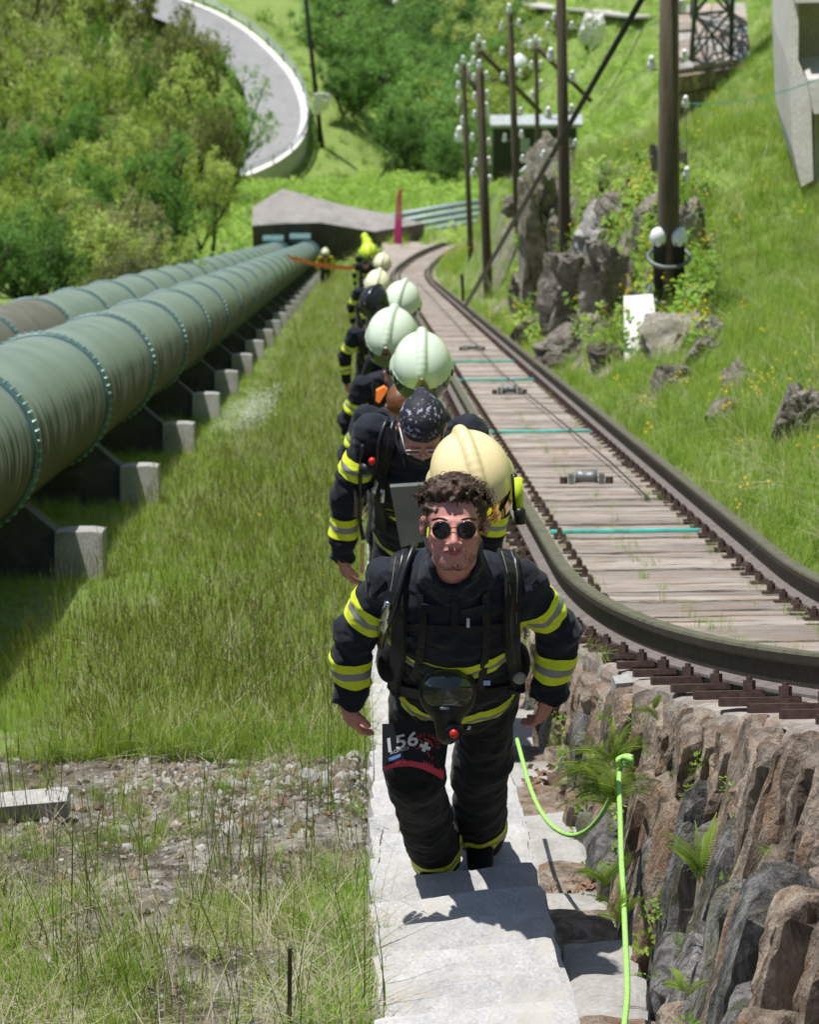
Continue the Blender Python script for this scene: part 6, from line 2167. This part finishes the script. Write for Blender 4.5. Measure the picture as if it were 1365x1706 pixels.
def flower(seed, n, h0, h1, r_, col_i):
    rr = random.Random(seed); m = MB()
    for _ in range(n):
        p = (rr.uniform(-.06, .06), rr.uniform(-.06, .06)); yaw = rr.uniform(0, 6.28); h = rr.uniform(h0, h1)
        m.mi = 0; blade(m, p, h, .003, .1, yaw)
        m.mi = 1; x0 = p[0] + math.cos(yaw) * .1 * h; y0 = p[1] + math.sin(yaw) * .1 * h; z0 = h * .965
        for k in range(7):
            a = k * .9; b = a + .55
            m.add([(x0, y0, z0 + .004), (x0 + r_ * math.cos(a), y0 + r_ * math.sin(a), z0 + .008), (x0 + r_ * math.cos(b), y0 + r_ * math.sin(b), z0)], [(0, 1, 2)])
    return m
def weed(seed, n, h, lw):
    rr = random.Random(seed); m = MB()
    for _ in range(n):
        a = rr.uniform(0, 6.28); t_ = rr.random(); r_ = .02 + .05 * rr.random(); z = h * t_
        c = Vector((r_ * math.cos(a), r_ * math.sin(a), z)); d = Vector((math.cos(a), math.sin(a), rr.uniform(-.1, .5))).normalized(); s_ = d.cross(Vector((0, 0, 1))).normalized()
        L = lw * rr.uniform(.7, 1.4)
        m.add([c, c + d * L * .5 + s_ * L * .3, c + d * L, c + d * L * .5 - s_ * L * .3], [(0, 1, 2, 3)])
    return m
PM = dict(
    lush=[tuft(k, 22, .06, .07, .18, .0045, (.2, .8)).mesh('tuft', g_lush) for k in range(4)],
    tall=[tuft(20 + k, 15, .06, .14, .30, .0042, (.08, .5)).mesh('tuft', g_tall) for k in range(4)],
    seed=[seedstalk(40 + k, 4, .22, .40).mesh('stalk', [g_tall, g_seed]) for k in range(4)],
    straw=[tuft(60 + k, 16, .07, .08, .22, .003, (.9, 2.6)).mesh('straw', g_straw) for k in range(3)],
    thin=[tuft(120 + k, 3, .05, .30, .52, .0034, (.02, .25)).mesh('stalk', g_dark) for k in range(4)],
    yel=[flower(80 + k, 4, .10, .22, .012, 1).mesh('flower', [g_lush, g_yellow]) for k in range(2)],
    whi=[flower(90 + k, 7, .08, .20, .010, 1).mesh('flower', [g_lush, g_white]) for k in range(2)],
    weed=[weed(95 + k, 26, .16, .05).mesh('weed', g_lush) for k in range(3)],
)
peb = []
for k in range(5):
    V, F_ = rough_box(2, 2, 2, .16, 300 + k, .3, 2)
    peb.append(mesh_np('pebble', V, F_, concrete if k % 2 else wallrock, False))
PM['pebble'] = peb
PM['leaf'] = []
for k in range(3):
    rr = random.Random(k); m = MB()
    for q in range(5):
        c = Vector((rr.uniform(-.03, .03), rr.uniform(-.03, .03), rr.uniform(.0, .02))); a = rr.uniform(0, 6.28); d = Vector((math.cos(a), math.sin(a), rr.uniform(-.4, .6))) * .018; s_ = Vector((-math.sin(a), math.cos(a), rr.uniform(-.5, .5))) * .011
        m.add([c - d, c + s_ + Vector((0, 0, .004)), c + d, c - s_ + Vector((0, 0, .004))], [(0, 1, 2, 3)])
    PM['leaf'].append(m.mesh('dead_leaf', leaf_litter))

def scatter(name, kinds, P, kind_i, scl, tilt, label, cat, kind='stuff', align=None, yaw=None):
    "kinds: list of proto lists; kind_i: which list each point takes"
    P = np.asarray(P, dtype=np.float32); n = len(P)
    if n == 0: return
    protos = []; starts = []; lens = []
    for kk in kinds: starts.append(len(protos)); lens.append(len(PM[kk])); protos += PM[kk]
    starts = np.array(starts); lens = np.array(lens)
    idx = starts[kind_i] + (rng.random(n) * lens[kind_i]).astype(int)
    rot = np.zeros((n, 3), dtype=np.float32)
    rot[:, 0] = rng.normal(0, tilt, n); rot[:, 1] = rng.normal(0, tilt, n); rot[:, 2] = rng.uniform(0, 6.283, n)
    c = bpy.data.collections.new(name + '_kinds')
    for i, me in enumerate(protos):
        o = bpy.data.objects.new('k%04d' % i, me); c.objects.link(o)
    me = bpy.data.meshes.new(name); me.vertices.add(n); me.vertices.foreach_set('co', P.ravel())
    a = me.attributes.new('rot', 'FLOAT_VECTOR', 'POINT'); a.data.foreach_set('vector', rot.ravel())
    a = me.attributes.new('scl', 'FLOAT', 'POINT'); a.data.foreach_set('value', np.asarray(scl, dtype=np.float32))
    a = me.attributes.new('pick', 'INT', 'POINT'); a.data.foreach_set('value', idx.astype(np.int32))
    me.update()
    ob = put(name, me)
    ng = bpy.data.node_groups.new(name, 'GeometryNodeTree')
    ng.interface.new_socket('Geometry', in_out='INPUT', socket_type='NodeSocketGeometry')
    ng.interface.new_socket('Geometry', in_out='OUTPUT', socket_type='NodeSocketGeometry')
    nn_ = ng.nodes; L = ng.links
    gi = nn_.new('NodeGroupInput'); go = nn_.new('NodeGroupOutput')
    ci = nn_.new('GeometryNodeCollectionInfo'); ci.inputs[0].default_value = c; ci.inputs['Separate Children'].default_value = True; ci.inputs['Reset Children'].default_value = True
    iop = nn_.new('GeometryNodeInstanceOnPoints')
    mp = nn_.new('GeometryNodeMeshToPoints')
    L.new(gi.outputs[0], mp.inputs[0]); L.new(mp.outputs[0], iop.inputs['Points'])
    L.new(ci.outputs[0], iop.inputs['Instance']); iop.inputs['Pick Instance'].default_value = True
    for nm, ty, sock in (('pick', 'INT', 'Instance Index'), ('rot', 'FLOAT_VECTOR', 'Rotation'), ('scl', 'FLOAT', 'Scale')):
        na = nn_.new('GeometryNodeInputNamedAttribute'); na.data_type = ty; na.inputs[0].default_value = nm
        L.new(na.outputs[0], iop.inputs[sock])
    L.new(iop.outputs[0], go.inputs[0])
    md = ob.modifiers.new('scatter', 'NODES'); md.node_group = ng
    return tag(ob, label, cat, None, kind)

def ground_pts(x, u, lift=0.0):
    w_ = terrain_w(x, u)
    Y = u * math.cos(SL) + w_ * math.sin(SL)
    out = np.zeros((len(x), 3)); ok = np.ones(len(x), bool)
    for i in range(len(x)):
        h = ground_bvh.ray_cast(Vector((float(x[i]), float(Y[i]), float(-u[i] * math.sin(SL) + w_[i] + 30))), Vector((0, 0, -1)))
        if h[0] is None: ok[i] = False
        else: out[i] = h[0]
    out[:, 2] += lift
    return out, ok

def region(n, u0, u1, xlo, xhi, p=1.3):
    "random points, denser near the viewpoint"
    a = 1 - p
    r = rng.random(n); u = (u0 ** a + r * (u1 ** a - u0 ** a)) ** (1 / a)
    lo = xlo(u); hi = xhi(u); wmax = None
    wgt = np.maximum(hi - lo, 0); keep = rng.random(n) < wgt / wgt.max() * 1.0
    u = u[keep]; lo = lo[keep]; hi = hi[keep]
    return lo + rng.random(len(u)) * (hi - lo), u

# meadow between the pipes and the steps
x, u = region(112000, 14.3, 156, lambda u: np.maximum(-4.7, -(.108 * u + .35)), lambda u: np.full_like(u, -.03), 1.9)
pat = vnoise(np.stack([x * .9, u * .5, x * 0 + 2], -1))
keep = ~((np.abs(u - 19.5) < .5) & (np.abs(x + .95) < .3)) & (rng.random(len(x)) < np.where(x < -1.9, .55, 1.0))
keep &= ~((u < 15.4) & (pat < .25 - (u - 14.3) * .4))
keep &= ~((pat < -.5) & (rng.random(len(x)) < .75))
x, u, pat = x[keep], u[keep], pat[keep]
P, ok = ground_pts(x, u); x, u, pat, P = x[ok], u[ok], pat[ok], P[ok]
r = rng.random(len(x))
ki = np.where(r < .42 - pat * .2, 0, np.where(r < .78, 1, np.where(r < .90, 2, 3)))
ki = np.where((rng.random(len(x)) < .0018), 4, ki)
ki = np.where((np.abs(x + 1.32) < .30) & (np.abs(u - 40) < 3.0) & (rng.random(len(x)) < .7), 5, ki)
sc_ = (u / 15) ** .36 * rng.uniform(.5, 1.1, len(x)) * (.9 + .25 * pat) * np.where(x < -1.9, .45, np.where(x < -1.30, .36, np.where(x < -1.1, .75, 1.0)))
scatter('meadow_grass', ['lush', 'tall', 'seed', 'straw', 'yel', 'whi'], P, ki, sc_, .10, 'green meadow grass with reddish seed heads between the pipes and the steps', 'grass')

n = 1500
x, u = region(n, 14.6, 34, lambda u: np.maximum(-1.6, -(.108 * u + .1)), lambda u: np.full_like(u, -.05), 1.4)
P, ok = ground_pts(x, u)
scatter('meadow_stalks', ['seed'], P, np.zeros(len(P), int), rng.uniform(.8, 1.25, len(P)), .10, 'reddish brown seed stalks standing above the meadow grass', 'grass')

# hillside right of the track
x, u = region(170000, 11.5, 150, lambda u: XL(u) + GA + .20, lambda u: np.maximum(.132 * u + .6, XL(u) + GA + .9), 1.75)
P, ok = ground_pts(x, u); x, u, P = x[ok], u[ok], P[ok]
r = rng.random(len(x)); pat = vnoise(np.stack([x * .7, u * .3, x * 0 + 5], -1))
ki = np.where(r < .62 + pat * .25, 0, np.where(r < .93, 1, 3))
ki = np.where((rng.random(len(x)) < .010 + .025 * (pat > .35)), 4, ki)
dd_ = x - XL(u) - GA
keep = (rng.random(len(x)) < np.where(dd_ < .5, .45, 1)) & ~((u > 36) & (u < 98) & (dd_ > .35) & (dd_ < 1.7) & (rng.random(len(x)) < .78)) & ~((pat < -.55) & (rng.random(len(x)) < .5))
scatter('hillside_grass', ['lush', 'tall', 'seed', 'straw', 'yel'], P[keep], ki[keep], ((u / 15) ** .36 * rng.uniform(.6, 1.15, len(x)))[keep], .12, 'bright green grass with yellow flowers on the slope right of the track', 'grass')

# far slopes
x, u = region(36000, 150, 520, lambda u: np.full_like(u, 0) - .12 * u, lambda u: .125 * u, 1.5)
P, ok = ground_pts(x, u); 
P = P[ok]; u = u[ok]
scatter('far_grass', ['lush', 'tall', 'weed'], P, rng.integers(0, 3, len(P)), (u / 150) ** .6 * rng.uniform(2.0, 4.2, len(P)), .1, 'rough grass and low scrub on the slopes below the concrete block', 'grass')

# gravel bank in the foreground
n = 26000
x = -rng.random(n) * 1.75 - .0; u = rng.uniform(8.3, 14.9, n)
pat = vnoise(np.stack([x * 2.6, u * 2.0, x * 0 + 8], -1)); pat2 = vnoise(np.stack([x * 1.2, u * .9, x * 0 + 28], -1))
near_edge = np.exp(-((x + .05) / .16) ** 2)
low = sst(12.2, 10.5, u)
low = 1 - sst(10.6, 12.0, u)
prob = np.clip(.035 + .46 * low * (pat > -.05) + .07 * low + .22 * (pat > .3) + .5 * near_edge * (u < 12.2), 0, 1)
keep = rng.random(n) < prob * .36
x, u, pat, low, near_edge = x[keep], u[keep], pat[keep], low[keep], near_edge[keep]
P, ok = ground_pts(x, u)
r = rng.random(len(x))
ki = np.where(r < .22 + .25 * (pat < .1), 3, np.where(r < .34, 2, np.where(r < .74 + .2 * near_edge, 0, 1)))
ki = np.where((near_edge > .5) & (r > .3) & (u < 12), 0, ki)
sc_ = rng.uniform(.45, .95, len(x)) * (1 - .35 * (1 - low))
scatter('bank_grass', ['lush', 'tall', 'seed', 'straw'], P, ki, sc_, .15, 'dry straw and thin green blades on the gravel bank, lower left', 'grass')
n = 190
x = -rng.random(n) * 1.6; u = rng.uniform(8.8, 13.6, n); P, ok = ground_pts(x, u)
scatter('tall_stalks', ['seed', 'thin', 'thin'], P, rng.integers(0, 3, n), rng.uniform(.9, 1.45, n), .08, 'tall thin seed stalks rising from the gravel bank', 'grass')
n = 9000
x = -rng.random(n) * 1.75; u = rng.uniform(8.3, 15.0, n); x[:2800] = rng.uniform(-1.0, .0, 2800); u[:2800] = rng.normal(13.6, .45, 2800)
P, ok = ground_pts(x, u)
scatter('gravel', ['pebble'], P, np.zeros(n, int), np.clip(rng.lognormal(-4.75, .75, n), .003, .085), 1.5, 'loose grey gravel and stones on the bank left of the steps', 'gravel')

# leaf litter and weeds in the gutter, weeds on the track
n = 520
u = rng.uniform(8.2, 20, n); cl = vnoise(np.stack([u * 1.3, u * 0, u * 0 + 3], -1)); u = u[cl > -.05]; n = len(u)
x = rng.normal(.69, .035, n); P = np.array([tuple(S(float(a), float(b), -.125)) for a, b in zip(x, u)])
scatter('leaf_litter', ['leaf'], P, np.zeros(n, int), rng.uniform(.5, 1.1, n), .5, 'brown dead leaves lying in the gutter beside the steps', 'leaves')
Pk = []
for k in range(900):
    u_ = (13 ** -.6 + rng.random() * (95 ** -.6 - 13 ** -.6)) ** (-1 / .6)
    off = rng.choice([-.13, .12, GA - .13, GA + .13, GA + .25, .5]) + rng.normal(0, .05)
    p, r_, t_, n_ = frame(u_, off); Pk.append(tuple(p + n_ * (-.015)))
scatter('track_weeds', ['lush', 'straw', 'tall'], np.array(Pk), rng.integers(0, 3, len(Pk)), rng.uniform(.18, .5, len(Pk)), .2, 'small weeds growing between the stones of the track', 'weeds')
# moss and weeds along rocks by the rail
Pk = []
for k in range(700):
    px = random.uniform(860, 1180); py = random.uniform(300, 600)
    h = hit_ground(px, py)
    if h is not None: Pk.append(tuple(h + Vector((0, 0, random.uniform(0, .4)))))
scatter('rock_weeds', ['lush', 'weed', 'yel'], np.array(Pk), rng.choice([0, 0, 1, 1, 2], len(Pk)), rng.uniform(.9, 1.8, len(Pk)), .4, 'weeds and moss between the rock outcrops', 'weeds')
Pk = []
for k in range(420):
    u_ = random.uniform(9, 22); f = random.random() ** 1.5
    a = Vector((.74, -.26)); b = Vector((float(XW(u_)), float(ws(u_)) - .05)); c = a.lerp(b, f)
    Pk.append(tuple(S(c.x - .02, u_, c.y)))
scatter('wall_weeds', ['lush', 'weed'], np.array(Pk), rng.choice([0, 1], len(Pk)), rng.uniform(.12, .42, len(Pk)), .7, 'small tufts of moss and grass at the foot of the rubble wall', 'weeds')

# ferns on the wall
def frond(m, p, d, up, L, wd, n=26, fw=.0035):
    pts = []
    q = Vector(p); dd = Vector(d).normalized()
    for i in range(n + 1):
        pts.append(q.copy()); dd = (dd + Vector((0, 0, -.07))).normalized(); q = q + dd * (L / n)
    m.tube(pts, .0014, 4, False)
    for i in range(1, n):
        t_ = i / n; s_ = (pts[i + 1] - pts[i - 1]).normalized().cross(up).normalized(); l_ = wd * math.sin(math.pi * (t_ * .85 + .12)); tt = (pts[i + 1] - pts[i - 1]).normalized()
        for k in (-1, 1):
            a = pts[i]; b = a + s_ * k * l_ + tt * l_ * .45; w_ = min(fw, l_ * .3)
            m.add([a - tt * w_ * .4, (a + b) / 2 - tt * w_, b, (a + b) / 2 + tt * w_, a + tt * w_ * .4], [(0, 1, 2, 3, 4)])
def fern(px, py, z, nfr, L, wd, label, seed, spread=1.0, upw=.5, fw=.0011):
    rr = random.Random(seed); p = at(px, py, z)
    g = thing('fern', p, label, 'fern', 'ferns on the rubble wall')
    for k in range(nfr):
        a = rr.uniform(-1, 1) * spread
        d = (-CF * rr.uniform(.2, .7) + CR * math.sin(a) * .9 + CU * (upw + math.cos(a) * .5) + X * -.2).normalized()
        m = MB(); frond(m, p + Vector((rr.uniform(-.01, .01), 0, rr.uniform(-.03, .03))), d, -CF, L * rr.uniform(.7, 1.1), wd * rr.uniform(.8, 1.1), 26, fw)
        m.build('frond', g_fern, g)
fern(1172, 1460, 9.35, 9, .17, .011, 'bright fern with small round leaflets on the wall face', 1, .6, .9, .0026)
for k, (a, b, z) in enumerate(((1000, 1300, 11.5), (1012, 1340, 11.2), (1020, 1270, 11.3), (1030, 1330, 10.9))):
    fern(a, b, z, 16, .17, .016, ['feathery fern beside the rope knot, leftmost', 'feathery fern just under the rope knot', 'upper feathery fern above the rope knot', 'feathery fern right behind the hanging rope'][k], 5 + k, 1.4, .6)
fern(1008, 1470, 10.2, 9, .11, .016, 'small yellow green fern at the foot of the wall below the rope loop', 21, 1.0, .8)
fern(1030, 1530, 9.85, 7, .10, .014, 'small fern at the foot of the wall, lowest but one', 22, 1.0, .8)
fern(1140, 1650, 8.8, 4, .08, .012, 'tiny sprig on the wall near the bottom edge', 23, 1.0, .8)
fern(1092, 1192, 11.4, 4, .07, .012, 'tiny sprig high on the wall under the squared slab', 24, 1.0, .5)

# rope
def on_pts(L): return [at(*q) for q in L]
rp_ = crom(on_pts([(862, 1232, 12.5), (872, 1270, 12.2), (884, 1312, 11.9), (902, 1352, 11.6), (925, 1380, 11.4), (955, 1392, 11.2), (985, 1378, 11.1), (1010, 1345, 11.0), (1028, 1300, 10.9), (1036, 1268, 10.8)]), 5)
m = MB(); m.tube(rp_, .0075, 8)
rp2_ = crom(on_pts([(1036, 1268, 10.8), (1032, 1300, 10.72), (1034, 1360, 10.5), (1036, 1430, 10.2), (1040, 1500, 9.9), (1043, 1570, 9.6), (1046, 1640, 9.35), (1044, 1680, 9.2), (1038, 1730, 9.0)]), 5)
m.tube(rp2_, .0080, 8)
kn = [(1030, 1270), (1040, 1262), (1052, 1266), (1050, 1274), (1036, 1274), (1030, 1266), (1044, 1260), (1054, 1262)]
m.tube(crom([at(a, b, 10.77 - .012 * (i % 3)) for i, (a, b) in enumerate(kn)], 4), .0085, 8)
tag(m.build('rope', rope_mat, None, True), 'lime green rope tied to the wall, one end looping left, the other hanging down', 'rope')
m = MB(); m.tube([at(1048, 1268, 10.95), at(1046, 1256, 10.8)], .006, 6); tag(m.build('rope_hook', gunmetal), 'small iron hook in the wall holding the lime green rope', 'hook')
m = MB(); m.tube([at(482, 1720, 9.4), at(483, 1578, 9.1)], .006, 6); tag(m.build('stick', bark), 'dark upright stick at the bottom edge of the gravel bank', 'stick')
